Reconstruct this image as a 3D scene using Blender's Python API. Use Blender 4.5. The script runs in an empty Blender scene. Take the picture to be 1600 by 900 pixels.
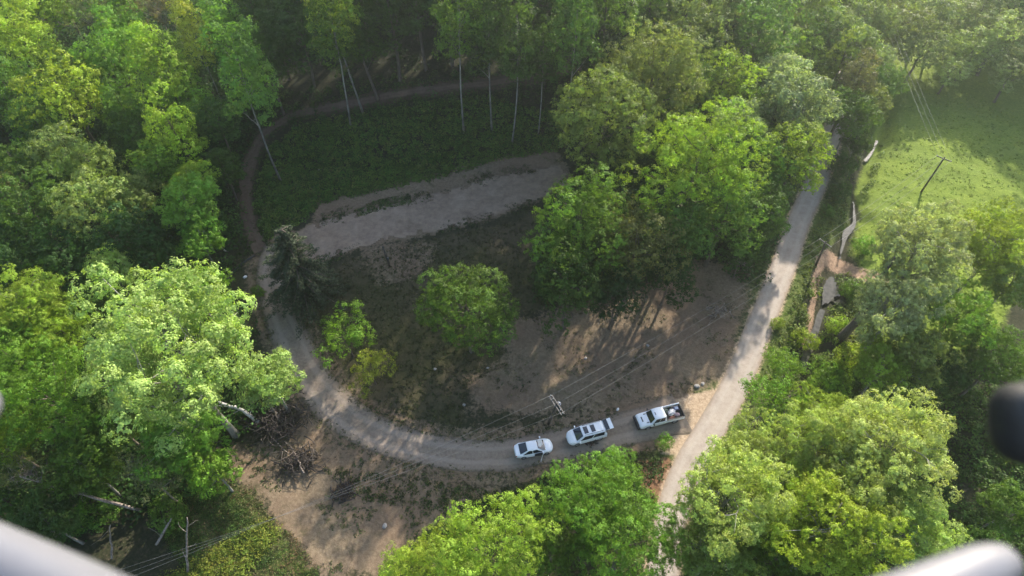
import bpy, bmesh, math, random
import numpy as np
from mathutils import Vector, Matrix, Euler

random.seed(7)
RNG = np.random.default_rng(7)
scene = bpy.context.scene
COL = scene.collection
R = math.radians

# ------------------------------------------------------------ camera, sky, sun, exposure
CAM_H, PITCH, FPX = 72.0, R(50), 1000.0          # height, tilt below horizon, focal length in photo pixels
cd = bpy.data.cameras.new('camera')
cam = bpy.data.objects.new('camera', cd)
COL.objects.link(cam)
cam.location = (0, 0, CAM_H)
cam.rotation_euler = (math.pi / 2 - PITCH, 0, 0)
cd.sensor_width = 36
cd.lens = 36 * FPX / 1600
cd.clip_start, cd.clip_end = 0.01, 4000
cd.dof.use_dof = True
cd.dof.focus_distance = 85
cd.dof.aperture_fstop = 9
scene.camera = cam

SUN_EL, SUN_AZ = R(26.5), R(28)                    # azimuth from +Y towards +X
world = bpy.data.worlds.new('World')
scene.world = world
world.use_nodes = True
wn = world.node_tree.nodes
bg = wn['Background']
sky = wn.new('ShaderNodeTexSky')
sky.sky_type = 'NISHITA'
sky.sun_disc = False
sky.sun_elevation = SUN_EL
sky.sun_rotation = SUN_AZ
sky.altitude = 300
sky.dust_density = 2.0
world.node_tree.links.new(sky.outputs[0], bg.inputs[0])
bg.inputs[1].default_value = 0.15
sd = bpy.data.lights.new('sun', 'SUN')
sun = bpy.data.objects.new('sun', sd)
COL.objects.link(sun)
sd.energy = 5.0
sd.angle = R(0.9)
sd.color = (1.0, 0.92, 0.80)
sdir = Vector((math.sin(SUN_AZ) * math.cos(SUN_EL), math.cos(SUN_AZ) * math.cos(SUN_EL), math.sin(SUN_EL)))
sun.rotation_euler = sdir.to_track_quat('Z', 'Y').to_euler()
sun.location = (60, 180, 150)
scene.view_settings.view_transform = 'Standard'
scene.view_settings.look = 'None'
scene.view_settings.gamma = 1
scene.view_settings.use_curve_mapping = False
scene.view_settings.exposure = 1.32
scene.cycles.max_bounces = 8
scene.cycles.diffuse_bounces = 3
scene.cycles.transmission_bounces = 4
scene.cycles.volume_bounces = 1
scene.cycles.use_denoising = True

# ------------------------------------------------------------ helpers: pixels of the photograph -> points of the place
CF = np.array([0, math.cos(PITCH), -math.sin(PITCH)])
CU = np.array([0, math.sin(PITCH), math.cos(PITCH)])
CR = np.array([1.0, 0, 0])

def ray(px, py):
    return CF + CR * ((px - 800) / FPX) + CU * (-(py - 450) / FPX)

def flat(px, py):
    d = ray(px, py)
    t = CAM_H / -d[2]
    return (d[0] * t, d[1] * t)

def sstep(a, b, x):
    t = np.clip((x - a) / (b - a), 0, 1)
    return t * t * (3 - 2 * t)

def pdist(X, Y, pts):
    best = np.full(np.shape(X), 1e9)
    for (x0, y0), (x1, y1) in zip(pts[:-1], pts[1:]):
        dx, dy = x1 - x0, y1 - y0
        L = dx * dx + dy * dy + 1e-9
        t = np.clip(((X - x0) * dx + (Y - y0) * dy) / L, 0, 1)
        best = np.minimum(best, np.hypot(X - x0 - t * dx, Y - y0 - t * dy))
    return best

def inpoly(X, Y, pts):
    ins = np.zeros(np.shape(X), bool)
    n = len(pts)
    for i in range(n):
        x0, y0 = pts[i]; x1, y1 = pts[(i + 1) % n]
        if y0 == y1: continue
        c = ((y0 > Y) != (y1 > Y)) & (X < (x1 - x0) * (Y - y0) / (y1 - y0) + x0)
        ins ^= c
    return ins

def polymask(X, Y, pts, f=0.8):
    d = pdist(X, Y, list(pts) + [pts[0]])
    s = np.where(inpoly(X, Y, pts), d, -d)
    return sstep(-f, f, s)

ROAD = [flat(*p) for p in [(1312,150),(1303,200),(1295,232),(1284,262),(1271,297),(1250,340),(1230,400),(1205,467),(1182,520),(1168,560),(1140,620),(1112,668),(1083,715),(1062,760),(1048,810),(1040,860),(1032,930)]]
d0 = np.array(ROAD[0]) - np.array(ROAD[1]); d0 /= np.hypot(*d0)
ROAD = [tuple(np.array(ROAD[0]) + d0 * k) for k in (160, 90, 40)] + ROAD
STREAM = [flat(*p) for p in [(1392,140),(1378,200),(1369,226),(1362,242),(1352,262),(1338,300),(1335,320),(1341,338),(1330,352),(1322,370),(1318,388),(1312,408),(1300,428),(1290,448),(1292,470),(1282,492),(1274,520),(1264,548),(1258,590),(1246,640),(1228,700),(1200,800),(1180,930)]]
PONDS = [(*flat(1296,457), 2.1), (*flat(1314,473), 1.5)]

def Hn(x, y):
    """ground height"""
    x = np.asarray(x, float); y = np.asarray(y, float)
    ex = .55 * np.clip(y - 104, 0, 70)
    wl = 1 - sstep(8 + ex, 46 + ex, x)
    h = 1.6 * sstep(44, 74, y) * wl
    s = np.maximum(0, y - 86)
    bank = 0.40 * np.minimum(s, 17) + 0.12 * np.clip(s - 17, 0, 7) + 0.48 * np.clip(s - 24, 0, 70)
    h = h + bank * wl * (.15 + .85 * sstep(-66, -22, x))
    h = h + 0.32 * np.clip(x - 112, 0, 120) * sstep(30, 90, y)
    h = h + 0.22 * np.clip(y - 205, 0, 150) * (1 - wl * .9)
    h = h + 0.20 * np.clip(-70 - x, 0, 90)
    dr = pdist(x, y, ROAD)
    lump = 0.22 * np.sin(x * .31 + 1.3 * np.sin(y * .17)) * np.sin(y * .27 + 1.1 * np.sin(x * .13)) + 0.08 * np.sin(x * .9 + y * .5) * np.sin(y * .8 - x * .3)
    h = h + lump * sstep(2.5, 7, dr)
    # roadside ditch and the bed of the creek
    ds = pdist(x, y, STREAM)
    dip = np.exp(-(ds / 2.0) ** 2)
    for (qx, qy, qr) in PONDS:
        dip = np.maximum(dip, np.exp(-(np.hypot(x - qx, y - qy) / qr) ** 4))
    h = h - 1.3 * dip
    h = np.minimum(h, 58)
    return h

def H(x, y): return float(Hn(np.array([x]), np.array([y]))[0])
_TS = np.linspace(18, 420, 1400)

def at(px, py, dz=0.0):
    """the point where the view through a photo pixel meets the terrain raised by dz"""
    d = ray(px, py)
    X = d[0] * _TS; Y = d[1] * _TS; Z = CAM_H + d[2] * _TS
    g = Z - Hn(X, Y) - dz
    i = int(np.argmax(g < 0)) if np.any(g < 0) else len(_TS) - 1
    if i == 0: i = 1
    k = g[i - 1] / (g[i - 1] - g[i] + 1e-9)
    t = _TS[i - 1] + k * (_TS[i] - _TS[i - 1])
    return Vector((d[0] * t, d[1] * t, CAM_H + d[2] * t))

def g2(px, py):
    p = at(px, py); return (p.x, p.y)

def on(x, y, dz=0): return Vector((x, y, H(x, y) + dz))

# ------------------------------------------------------------ helpers: objects
def tag(o, label=None, cat=None, group=None, kind=None):
    if label: o['label'] = label
    if cat: o['category'] = cat
    if group: o['group'] = group
    if kind: o['kind'] = kind
    return o

def empty(name, loc=(0, 0, 0), rz=0.0, label=None, cat=None, group=None):
    o = bpy.data.objects.new(name, None)
    COL.objects.link(o)
    o.location = loc; o.rotation_euler = (0, 0, rz)
    o.empty_display_size = .3
    return tag(o, label, cat, group)

def link(name, me, parent=None, mat=None):
    o = bpy.data.objects.new(name, me)
    COL.objects.link(o)
    if mat is not None and not me.materials: me.materials.append(mat)
    if parent: o.parent = parent
    return o

def npmesh(name, V, F, smooth=False, attrs=None, mat_idx=None):
    """fast mesh from arrays, F is an (n,4) or (n,3) array"""
    me = bpy.data.meshes.new(name)
    V = np.asarray(V, np.float32); F = np.asarray(F, np.int32)
    k = F.shape[1]
    me.vertices.add(len(V)); me.vertices.foreach_set('co', V.ravel())
    me.loops.add(F.size); me.loops.foreach_set('vertex_index', F.ravel())
    me.polygons.add(len(F))
    me.polygons.foreach_set('loop_start', np.arange(0, F.size, k, dtype=np.int32))
    me.polygons.foreach_set('loop_total', np.full(len(F), k, np.int32))
    if smooth: me.polygons.foreach_set('use_smooth', np.ones(len(F), bool))
    if mat_idx is not None: me.polygons.foreach_set('material_index', np.asarray(mat_idx, np.int32))
    me.update(calc_edges=True)
    for nm, arr in (attrs or {}).items():
        arr = np.asarray(arr, np.float32)
        if arr.ndim == 1:
            a = me.attributes.new(nm, 'FLOAT', 'POINT'); a.data.foreach_set('value', arr)
        else:
            a = me.attributes.new(nm, 'FLOAT_COLOR', 'POINT'); a.data.foreach_set('color', arr.ravel())
    me.validate()
    return me

def add_box(bm, c, s, rz=0.0, rot=None, bevel=0.0):
    m = Matrix.Translation(Vector(c)) @ (rot.to_4x4() if rot is not None else Matrix.Rotation(rz, 4, 'Z')) @ Matrix.Diagonal((s[0], s[1], s[2], 1))
    r = bmesh.ops.create_cube(bm, size=1, matrix=m)
    if bevel:
        es = list({e for v in r['verts'] for e in v.link_edges})
        bmesh.ops.bevel(bm, geom=es, offset=bevel, segments=2, affect='EDGES', profile=.7)

def add_cyl(bm, p0, p1, r0, r1=None, n=12):
    p0, p1 = Vector(p0), Vector(p1)
    d = p1 - p0
    q = d.to_track_quat('Z', 'Y').to_matrix().to_4x4()
    m = Matrix.Translation((p0 + p1) / 2) @ q
    bmesh.ops.create_cone(bm, cap_ends=True, segments=n, radius1=r0, radius2=r0 if r1 is None else r1, depth=d.length, matrix=m)

def bmobj(name, bm, mat, parent=None, smooth=False, loc=None):
    me = bpy.data.meshes.new(name)
    bmesh.ops.recalc_face_normals(bm, faces=bm.faces)
    bm.to_mesh(me); bm.free()
    me.materials.append(mat)
    if smooth:
        for p in me.polygons: p.use_smooth = True
        me.set_sharp_from_angle(angle=R(38))
    o = bpy.data.objects.new(name, me)
    COL.objects.link(o)
    if parent: o.parent = parent
    if loc is not None: o.location = loc
    return o

def box(name, c, s, mat, parent=None, rz=0.0, rot=None, bevel=0.0):
    bm = bmesh.new(); add_box(bm, c, s, rz, rot, bevel); return bmobj(name, bm, mat, parent)

def tube_arrays(P, rad, n=7):
    """tapered tube through points P; returns verts, quads"""
    P = np.asarray(P, float); k = len(P)
    T = np.gradient(P, axis=0); T /= np.linalg.norm(T, axis=1)[:, None] + 1e-9
    ref = np.array([0.0, 0, 1]) if abs(T[0][2]) < .8 else np.array([1.0, 0, 0])
    a = np.linspace(0, 2 * np.pi, n, endpoint=False)
    V = []
    for i in range(k):
        u = np.cross(T[i], ref); u /= np.linalg.norm(u) + 1e-9
        v = np.cross(T[i], u)
        V.append(P[i] + rad[i] * (np.cos(a)[:, None] * u + np.sin(a)[:, None] * v))
    V = np.concatenate(V)
    F = []
    for i in range(k - 1):
        for j in range(n):
            F.append([i * n + j, i * n + (j + 1) % n, (i + 1) * n + (j + 1) % n, (i + 1) * n + j])
    # close the ends
    V = np.vstack([V, P[0], P[-1]])
    c0, c1 = len(V) - 2, len(V) - 1
    for j in range(n):
        F.append([c0, (j + 1) % n, j, c0]); F.append([c1, (k - 1) * n + j, (k - 1) * n + (j + 1) % n, c1])
    return V, F

def tubes(name, specs, n=7):
    Vs, Fs, off = [], [], 0
    for P, rad in specs:
        V, F = tube_arrays(P, rad, n)
        Vs.append(V); Fs += [[a + off for a in f] for f in F]; off += len(V)
    V = np.vstack(Vs)
    me = bpy.data.meshes.new(name)
    me.from_pydata(V.tolist(), [], [f if f[0] != f[3] else f[:3] for f in Fs])
    for p in me.polygons: p.use_smooth = True
    me.update()
    return me

# ------------------------------------------------------------ materials
def newmat(name):
    m = bpy.data.materials.new(name); m.use_nodes = True
    nt = m.node_tree
    return m, nt, nt.nodes['Principled BSDF']

def N(nt, t, **kw):
    n = nt.nodes.new(t)
    for k, v in kw.items():
        if k.startswith('i_'):
            key = k[2:]
            n.inputs[int(key) if key.isdigit() else key.replace('_', ' ')].default_value = v
        else: setattr(n, k, v)
    return n

def noise(nt, scale, detail=4, rough=.6, vec=None):
    n = N(nt, 'ShaderNodeTexNoise', i_Scale=scale, i_Detail=detail, i_Roughness=rough)
    if vec is not None: nt.links.new(vec, n.inputs['Vector'])
    return n.outputs['Fac']

def ramp(nt, fac, stops):
    r = nt.nodes.new('ShaderNodeValToRGB')
    el = r.color_ramp.elements
    while len(el) < len(stops): el.new(.5)
    for e, (p, c) in zip(el, stops):
        e.position = p; e.color = (*c, 1) if len(c) == 3 else c
    nt.links.new(fac, r.inputs[0])
    return r.outputs[0]

def mix(nt, fac, a, b, mode='MIX'):
    m = nt.nodes.new('ShaderNodeMix'); m.data_type = 'RGBA'; m.blend_type = mode
    for sock, v in ((m.inputs[0], fac), (m.inputs[6], a), (m.inputs[7], b)):
        if isinstance(v, (int, float)): sock.default_value = v
        elif isinstance(v, tuple): sock.default_value = (*v, 1) if len(v) == 3 else v
        else: nt.links.new(v, sock)
    return m.outputs[2]

def math_(nt, op, a, b=None, c=None, clamp=False):
    m = nt.nodes.new('ShaderNodeMath'); m.operation = op; m.use_clamp = clamp
    for s, v in zip(m.inputs, (a, b, c)):
        if v is None: continue
        if isinstance(v, (int, float)): s.default_value = v
        else: nt.links.new(v, s)
    return m.outputs[0]

def bump(nt, p, h, strength=.5, dist=.1):
    b = N(nt, 'ShaderNodeBump', i_Strength=strength, i_Distance=dist)
    nt.links.new(h, b.inputs['Height']); nt.links.new(b.outputs[0], p.inputs['Normal'])

def simple(name, col, rough=.5, metal=0.0, coat=0.0, var=.12, scale=6.0, spec=.5):
    m, nt, p = newmat(name)
    tc = nt.nodes.new('ShaderNodeTexCoord').outputs['Object']
    f = noise(nt, scale, 3, .6, tc)
    a = tuple(max(0, c * (1 - var)) for c in col); b = tuple(min(1, c * (1 + var)) for c in col)
    nt.links.new(ramp(nt, f, [(.3, a), (.7, b)]), p.inputs['Base Color'])
    p.inputs['Roughness'].default_value = rough
    p.inputs['Metallic'].default_value = metal
    p.inputs['Coat Weight'].default_value = coat
    p.inputs['Specular IOR Level'].default_value = spec
    return m

def leaf_mat(name, trans=.36, rough=.6, attr=None, spec=.14):
    """leaves: colour from the object (or from an attribute), varied per clump, light passing through"""
    m, nt, p = newmat(name)
    L = nt.links
    if attr: base = N(nt, 'ShaderNodeAttribute', attribute_name=attr).outputs['Color']
    else: base = nt.nodes.new('ShaderNodeObjectInfo').outputs['Color']
    if attr is None:
        v = N(nt, 'ShaderNodeAttribute', attribute_name='var').outputs['Fac']
        hs = N(nt, 'ShaderNodeHueSaturation')
        L.new(base, hs.inputs['Color'])
        L.new(math_(nt, 'MULTIPLY_ADD', v, .026, .489), hs.inputs['Hue'])
        L.new(math_(nt, 'MULTIPLY_ADD', v, .8, .6), hs.inputs['Value'])
        base = hs.outputs[0]
    L.new(base, p.inputs['Base Color'])
    p.inputs['Roughness'].default_value = rough
    p.inputs['Specular IOR Level'].default_value = spec
    tr = nt.nodes.new('ShaderNodeBsdfTranslucent')
    L.new(mix(nt, 1.0, base, (1.5, 1.55, .7), 'MULTIPLY'), tr.inputs['Color'])
    ms = N(nt, 'ShaderNodeMixShader', i_0=trans)
    L.new(p.outputs[0], ms.inputs[1]); L.new(tr.outputs[0], ms.inputs[2])
    L.new(ms.outputs[0], nt.nodes['Material Output'].inputs['Surface'])
    return m

LEAF = leaf_mat('leaf')
LEAFV = leaf_mat('leaf_ground', trans=.35, attr='col')
NEEDLE = leaf_mat('needle', trans=.12, rough=.6)

def bark(name, c0, c1, scale=9.0, stretch=.25):
    m, nt, p = newmat(name)
    tc = nt.nodes.new('ShaderNodeTexCoord').outputs['Object']
    mp = N(nt, 'ShaderNodeMapping'); nt.links.new(tc, mp.inputs[0]); mp.inputs['Scale'].default_value = (1, 1, stretch)
    f = noise(nt, scale, 5, .7, mp.outputs[0])
    nt.links.new(ramp(nt, f, [(.35, c0), (.62, c1)]), p.inputs['Base Color'])
    p.inputs['Roughness'].default_value = .85
    bump(nt, p, f, .6, .05)
    return m

BARK = bark('bark_brown', (.05, .038, .028), (.16, .125, .095))
BARKP = bark('bark_pale', (.09, .085, .07), (.30, .28, .24), 4.0, .6)
DEADW = bark('dead_wood', (.10, .075, .06), (.34, .28, .23), 6.0)
POLEW = bark('pole_wood', (.04, .032, .026), (.12, .095, .075), 10.0)

# ------------------------------------------------------------ the ground, one sheet out past the last hill
def P_(*pts): return [g2(*p) for p in pts]
DRIVE = [(1066,645),(1050,650),(1030,656),(980,668),(920,683),(870,696),(835,704),(790,711),(740,713),(690,708),(640,697),(590,680),(545,655),(510,622),(482,585),(462,545),(445,505),(432,470),(424,435),(424,405),(440,385)]
DRIVE_W = [6.5,5.6,4.8,4.4,4.3,4.2,4.1,4.1,4.1,4.2,4.4,4.8,5.0,5.0,4.9,4.9,4.7,4.4,4.2,4.6,5.5]
DRIVE_P = [g2(*p) for p in DRIVE]
LOT_TOP = P_((425,415),(448,372),(480,352),(530,336),(590,322),(650,308),(710,293),(780,272),(840,262),(885,255),(892,285),(870,303),(820,322),(770,340),(720,355),(670,366),(610,378),(560,390),(500,412),(462,440))
TRAIL = P_((408,392),(392,360),(384,320),(384,285),(392,245),(415,205),(452,182),(510,170),(570,158),(630,146),(700,138),(780,128),(860,118),(930,100))
GRASSROW = P_((552,330),(590,312),(640,306),(645,316),(600,328),(560,338))
BANKSOIL = P_((486,312),(560,300),(640,278),(720,258),(800,240),(868,232),(890,262),(790,276),(700,296),(620,318),(540,336),(490,352))
BARE_MID = P_((790,505),(880,480),(990,455),(1100,405),(1165,420),(1170,470),(1135,590),(1080,612),(1010,630),(950,645),(880,640),(830,650),(740,640),(730,590),(790,560))
OLIVE = P_((490,440),(560,400),(680,372),(780,352),(850,330),(880,480),(790,500),(790,570),(730,600),(720,680),(650,672),(590,650),(540,620),(505,590),(478,540),(462,490))
BARE_LOW = P_((345,700),(440,690),(480,640),(520,690),(600,735),(700,755),(780,765),(720,800),(640,850),(600,900),(500,905),(470,860),(420,800),(400,770),(352,745))
SAND = P_((1040,628),(1085,616),(1125,606),(1140,640),(1118,668),(1100,700),(1075,740),(1055,770),(1040,745),(1062,712),(1032,708),(1030,690),(1060,670))
REDBANK = P_((1000,720),(1045,715),(1062,735),(1050,785),(1020,790),(1000,760))
TANPATH = P_((1276,398),(1290,388),(1310,402),(1340,418),(1372,425),(1392,440),(1380,452),(1350,440),(1320,428),(1290,415),(1280,430),(1275,470),(1262,540),(1255,545),(1264,480),(1270,430))
FIELD = P_((1350,110),(1380,90),(1450,110),(1520,150),(1600,180),(1700,250),(1700,420),(1600,430),(1560,520),(1500,560),(1400,560),(1340,520),(1322,470),(1350,440),(1330,390),(1345,340),(1335,300),(1365,220),(1370,160))
VERGE = P_((1262,318),(1290,300),(1330,300),(1325,360),(1280,400),(1262,440),(1240,520),(1215,590),(1180,600),(1205,530),(1232,460),(1256,390))
PIT = P_((415,800),(470,850),(500,905),(380,905),(300,905),(250,830),(300,770),(345,745),(400,765))
RPTH = P_((1500,640),(1540,640),(1545,760),(1500,800),(1470,840),(1460,930),(1540,930),(1580,780),(1580,640))

def axis(core0, core1, step, far0, far1):
    c = np.arange(core0, core1, step)
    def grow(start, end, sgn):
        out, s, v = [], step, start
        while (v - end) * sgn < 0:
            s *= 1.09; v += sgn * s; out.append(v)
        return out
    return np.array(grow(core0, far0, -1)[::-1] + list(c) + grow(core1, far1, 1))
xs = axis(-75, 100, .42, -420, 460); ys = axis(14, 135, .42, -160, 640)
GX, GY = np.meshgrid(xs, ys)
GZ = Hn(GX.ravel(), GY.ravel())
V = np.stack([GX.ravel(), GY.ravel(), GZ], 1)
nx, ny = len(xs), len(ys)
ii = (np.arange(ny - 1)[:, None] * nx + np.arange(nx - 1)[None, :]).ravel()
F = np.stack([ii, ii + 1, ii + nx + 1, ii + nx], 1)
gx, gy = V[:, 0], V[:, 1]
near = (gx > -90) & (gx < 125) & (gy > 5) & (gy < 160)
def pm(poly, f):
    o = np.zeros(len(gx)); o[near] = polymask(gx[near], gy[near], poly, f); return o
def dm(path, w, f):
    o = np.zeros(len(gx)); o[near] = 1 - sstep(w - f, w + f, pdist(gx[near], gy[near], path)); return o
SCRUB = P_((560,385),(640,372),(690,378),(680,415),(640,440),(590,450),(565,420))
soil = np.maximum.reduce([pm(SCRUB, 1.5) * .58, pm(BARE_MID, 3), pm(BARE_LOW, 2.5), pm(BANKSOIL, 1.2), dm(DRIVE_P, 3.6, 1.3) * .9, pm(LOT_TOP, 1.6)])
attrs = {
    'soil': soil,
    'sand': np.maximum(pm(SAND, 1.0), dm(ROAD[4:], 2.3, .6) * .55),
    'olive': pm(OLIVE, 2.0),
    'red': np.maximum(pm(REDBANK, 1.2), 0),
    'tan': pm(TANPATH, .6),
    'field': np.maximum(pm(FIELD, 2.5), ((gx > 48) & (gx < 135) & (gy >= 95) & (gy < 210)) * sstep(46, 56, gx) * (1 - sstep(125, 140, gx))),
    'verge': np.maximum.reduce([pm(VERGE, 1.2), pm(PIT, 2) * .8, dm(ROAD[5:], 5.0, 1.2) * .55]),
    'x': soil * 0,
    'trail': dm(TRAIL, 1.5, .7),
    'lane': pm(RPTH, 1.5),
}
def ground_material():
    m, nt, p = newmat('ground_soil_and_grass')
    pos = nt.nodes.new('ShaderNodeNewGeometry').outputs['Position']
    n_big = noise(nt, .09, 5, .6, pos); n_mid = noise(nt, .45, 6, .65, pos); n_fine = noise(nt, 2.6, 6, .72, pos); n_tiny = noise(nt, 9, 3, .7, pos)
    def att(n): return N(nt, 'ShaderNodeAttribute', attribute_name=n).outputs['Fac']
    def edge(a, k=1.1, sharp=.16, src=None):
        w = math_(nt, 'MULTIPLY_ADD', math_(nt, 'SUBTRACT', n_mid, .5), k, att(a))
        w = math_(nt, 'MULTIPLY_ADD', math_(nt, 'SUBTRACT', n_fine, .5), k * .8, w)
        mr = N(nt, 'ShaderNodeMapRange', interpolation_type='SMOOTHSTEP'); nt.links.new(w, mr.inputs[0])
        mr.inputs[1].default_value = .5 - sharp; mr.inputs[2].default_value = .5 + sharp
        return mr.outputs[0]
    floor = ramp(nt, n_fine, [(.3, (0.015, 0.020, 0.009)), (.5, (0.036, 0.038, 0.019)), (.7, (0.072, 0.056, 0.038))])
    olive = ramp(nt, n_fine, [(.28, (.030, .036, .012)), (.5, (.054, .054, .023)), (.66, (.080, .068, .038)), (.8, (.12, .095, .066))])
    olive = mix(nt, ramp(nt, n_big, [(.42, (0, 0, 0)), (.60, (1, 1, 1))]), olive, mix(nt, .6, olive, (.105, .080, .052)))
    soilc = ramp(nt, n_fine, [(.25, (0.104, 0.074, 0.046)), (.45, (0.172, 0.128, 0.082)), (.62, (0.232, 0.178, 0.117)), (.8, (0.288, 0.228, 0.153))])
    soilc = mix(nt, ramp(nt, n_big, [(.42, (0, 0, 0)), (.6, (1, 1, 1))]), soilc, mix(nt, .55, soilc, (.165, .105, .072)))
    soilc = mix(nt, math_(nt, 'MULTIPLY', ramp(nt, n_mid, [(.55, (0, 0, 0)), (.68, (1, 1, 1))]), .75), soilc, olive)
    sand = ramp(nt, n_fine, [(.3, (.24, .165, .10)), (.55, (.44, .33, .225)), (.75, (.54, .43, .31))])
    red = ramp(nt, n_fine, [(.3, (.09, .05, .028)), (.6, (.23, .125, .07)), (.75, (.30, .21, .12))])
    tan = ramp(nt, n_fine, [(.3, (.20, .13, .085)), (.7, (.42, .29, .20))])
    field = ramp(nt, n_fine, [(.30, (.09, .13, .018)), (.5, (.165, .225, .028)), (.72, (.26, .31, .055))])
    field = mix(nt, ramp(nt, n_big, [(.4, (0, 0, 0)), (.62, (.5, .5, .5))]), field, (.10, .15, .03))
    verge = ramp(nt, n_fine, [(.3, (.045, .07, .014)), (.55, (.10, .13, .03)), (.75, (.20, .19, .09))])
    trail = ramp(nt, n_fine, [(.3, (.05, .036, .024)), (.7, (.11, .078, .054))])
    lane = ramp(nt, n_fine, [(.3, (.035, .045, .015)), (.7, (.10, .11, .04))])
    c = mix(nt, edge('olive', .9), floor, olive)
    c = mix(nt, edge('verge', .8), c, verge)
    c = mix(nt, edge('field', .5), c, field)
    c = mix(nt, edge('lane', .7), c, lane)
    c = mix(nt, edge('soil', 1.5, .22), c, soilc)
    c = mix(nt, edge('trail', .8), c, trail)
    c = mix(nt, edge('red', .9), c, red)
    c = mix(nt, edge('tan', 1.5, .3), c, tan)
    c = mix(nt, edge('sand', .7), c, sand)
    c = mix(nt, .28, c, mix(nt, 1.0, c, ramp(nt, n_tiny, [(.3, (.45, .45, .45)), (.7, (1.5, 1.5, 1.5))]), 'MULTIPLY'))
    nt.links.new(c, p.inputs['Base Color'])
    p.inputs['Roughness'].default_value = .95
    p.inputs['Specular IOR Level'].default_value = .1
    hh = math_(nt, 'ADD', math_(nt, 'MULTIPLY', n_fine, .7), math_(nt, 'MULTIPLY', n_tiny, .3))
    bump(nt, p, hh, .5, .2)
    return m
g = link('ground', npmesh('ground', V, F, True, attrs), None, ground_material()); tag(g, kind='structure')

# ------------------------------------------------------------ strips laid on the ground
def strip(name, path, widths, mat, dz, kind='structure', jitter=.0, step=.5, cross=8, seed=1, zfix=None):
    rg = np.random.default_rng(seed)
    P = np.array(path, float); W = np.array(widths if np.ndim(widths) else [widths] * len(P), float)
    seg = np.hypot(*np.diff(P, axis=0).T); s = np.r_[0, np.cumsum(seg)]
    n = int(s[-1] / step)
    # Catmull-like smoothing by oversampling and averaging
    u = np.linspace(0, s[-1], n)
    X = np.interp(u, s, P[:, 0]); Y = np.interp(u, s, P[:, 1]); Wd = np.interp(u, s, W)
    k = max(3, int(4.0 / step)) | 1
    ker = np.hanning(k + 2)[1:-1]; ker /= ker.sum()
    def sm(a): return np.convolve(np.pad(a, k // 2, mode='reflect', reflect_type='odd'), ker, 'valid')
    X, Y, Wd = sm(X), sm(Y), sm(Wd)
    tx, ty = np.gradient(X), np.gradient(Y); L = np.hypot(tx, ty); tx /= L; ty /= L
    def wob():
        a = rg.normal(size=n); a = np.convolve(np.pad(a, 6, mode='edge'), np.hanning(15)[1:-1] / 5, 'valid')[:n]
        return a * jitter
    wl, wr = wob(), wob()
    V = []
    f = np.linspace(-1, 1, cross + 1)
    for j in f:
        off = j * Wd / 2 + (wl if j < 0 else wr) * abs(j)
        V.append(np.stack([X - ty * off, Y + tx * off], 1))
    V = np.stack(V, 1).reshape(-1, 2)
    Z = Hn(V[:, 0], V[:, 1]) + dz if zfix is None else zfix(V)
    V = np.c_[V, Z]
    m = cross + 1
    ii = (np.arange(n - 1)[:, None] * m + np.arange(cross)[None, :]).ravel()
    F = np.stack([ii, ii + 1, ii + m + 1, ii + m], 1)
    o = link(name, npmesh(name, V, F, True, {'edge': np.tile(np.abs(f), n), 'lat': np.tile(f, n)}), None, mat)
    return tag(o, kind=kind)

def surf(name, stops, fine=2.5, wheel=0.0, rough=.9, wheelcol=(.36, .30, .26), b=.5, edgecol=None):
    m, nt, p = newmat(name)
    pos = nt.nodes.new('ShaderNodeNewGeometry').outputs['Position']
    a = noise(nt, fine, 7, .72, pos); big = noise(nt, .35, 5, .6, pos); tiny = noise(nt, 14, 2, .6, pos)
    c = ramp(nt, math_(nt, 'ADD', math_(nt, 'MULTIPLY', a, .6), math_(nt, 'MULTIPLY', big, .4)), stops)
    if wheel:
        lat = N(nt, 'ShaderNodeAttribute', attribute_name='lat').outputs['Fac']
        d = math_(nt, 'ABSOLUTE', math_(nt, 'SUBTRACT', math_(nt, 'ABSOLUTE', lat), .42))
        w = N(nt, 'ShaderNodeMapRange', interpolation_type='SMOOTHSTEP'); nt.links.new(math_(nt, 'MULTIPLY_ADD', math_(nt, 'SUBTRACT', big, .5), .5, d), w.inputs[0])
        w.inputs[1].default_value = .22; w.inputs[2].default_value = .05
        c = mix(nt, math_(nt, 'MULTIPLY', w.outputs[0], wheel), c, wheelcol)
    if edgecol:
        e = N(nt, 'ShaderNodeAttribute', attribute_name='edge').outputs['Fac']
        e = math_(nt, 'MULTIPLY_ADD', math_(nt, 'SUBTRACT', a, .5), .9, e)
        w = N(nt, 'ShaderNodeMapRange', interpolation_type='SMOOTHSTEP'); nt.links.new(e, w.inputs[0])
        w.inputs[1].default_value = .74; w.inputs[2].default_value = 1.02
        c = mix(nt, w.outputs[0], c, edgecol)
    c = mix(nt, .25, c, mix(nt, 1.0, c, ramp(nt, tiny, [(.3, (.6, .6, .6)), (.7, (1.4, 1.4, 1.4))]), 'MULTIPLY'))
    nt.links.new(c, p.inputs['Base Color']); p.inputs['Roughness'].default_value = rough
    p.inputs['Specular IOR Level'].default_value = .2
    bump(nt, p, a, b, .12)
    return m
M_ROAD = surf('road_chipseal', [(.35, (.26, .215, .175)), (.5, (.345, .29, .24)), (.65, (.41, .35, .29))], 1.2, .35, .85, (.42, .37, .32), .15, (.26, .20, .15))
M_DRIVE = surf('gravel_surface', [(.34, (0.152, 0.116, 0.088)), (.5, (0.236, 0.186, 0.142)), (.66, (0.304, 0.244, 0.192))], 2.6, .6, .95, (0.320, 0.260, 0.208), .4, (0.120, 0.096, 0.068))
M_LOT = surf('gravel_lot_surface', [(.34, (.17, .122, .085)), (.5, (.265, .195, .14)), (.66, (.35, .265, .192))], 1.1, 0, .95, b=.4, edgecol=(.15, .11, .07))
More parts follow.
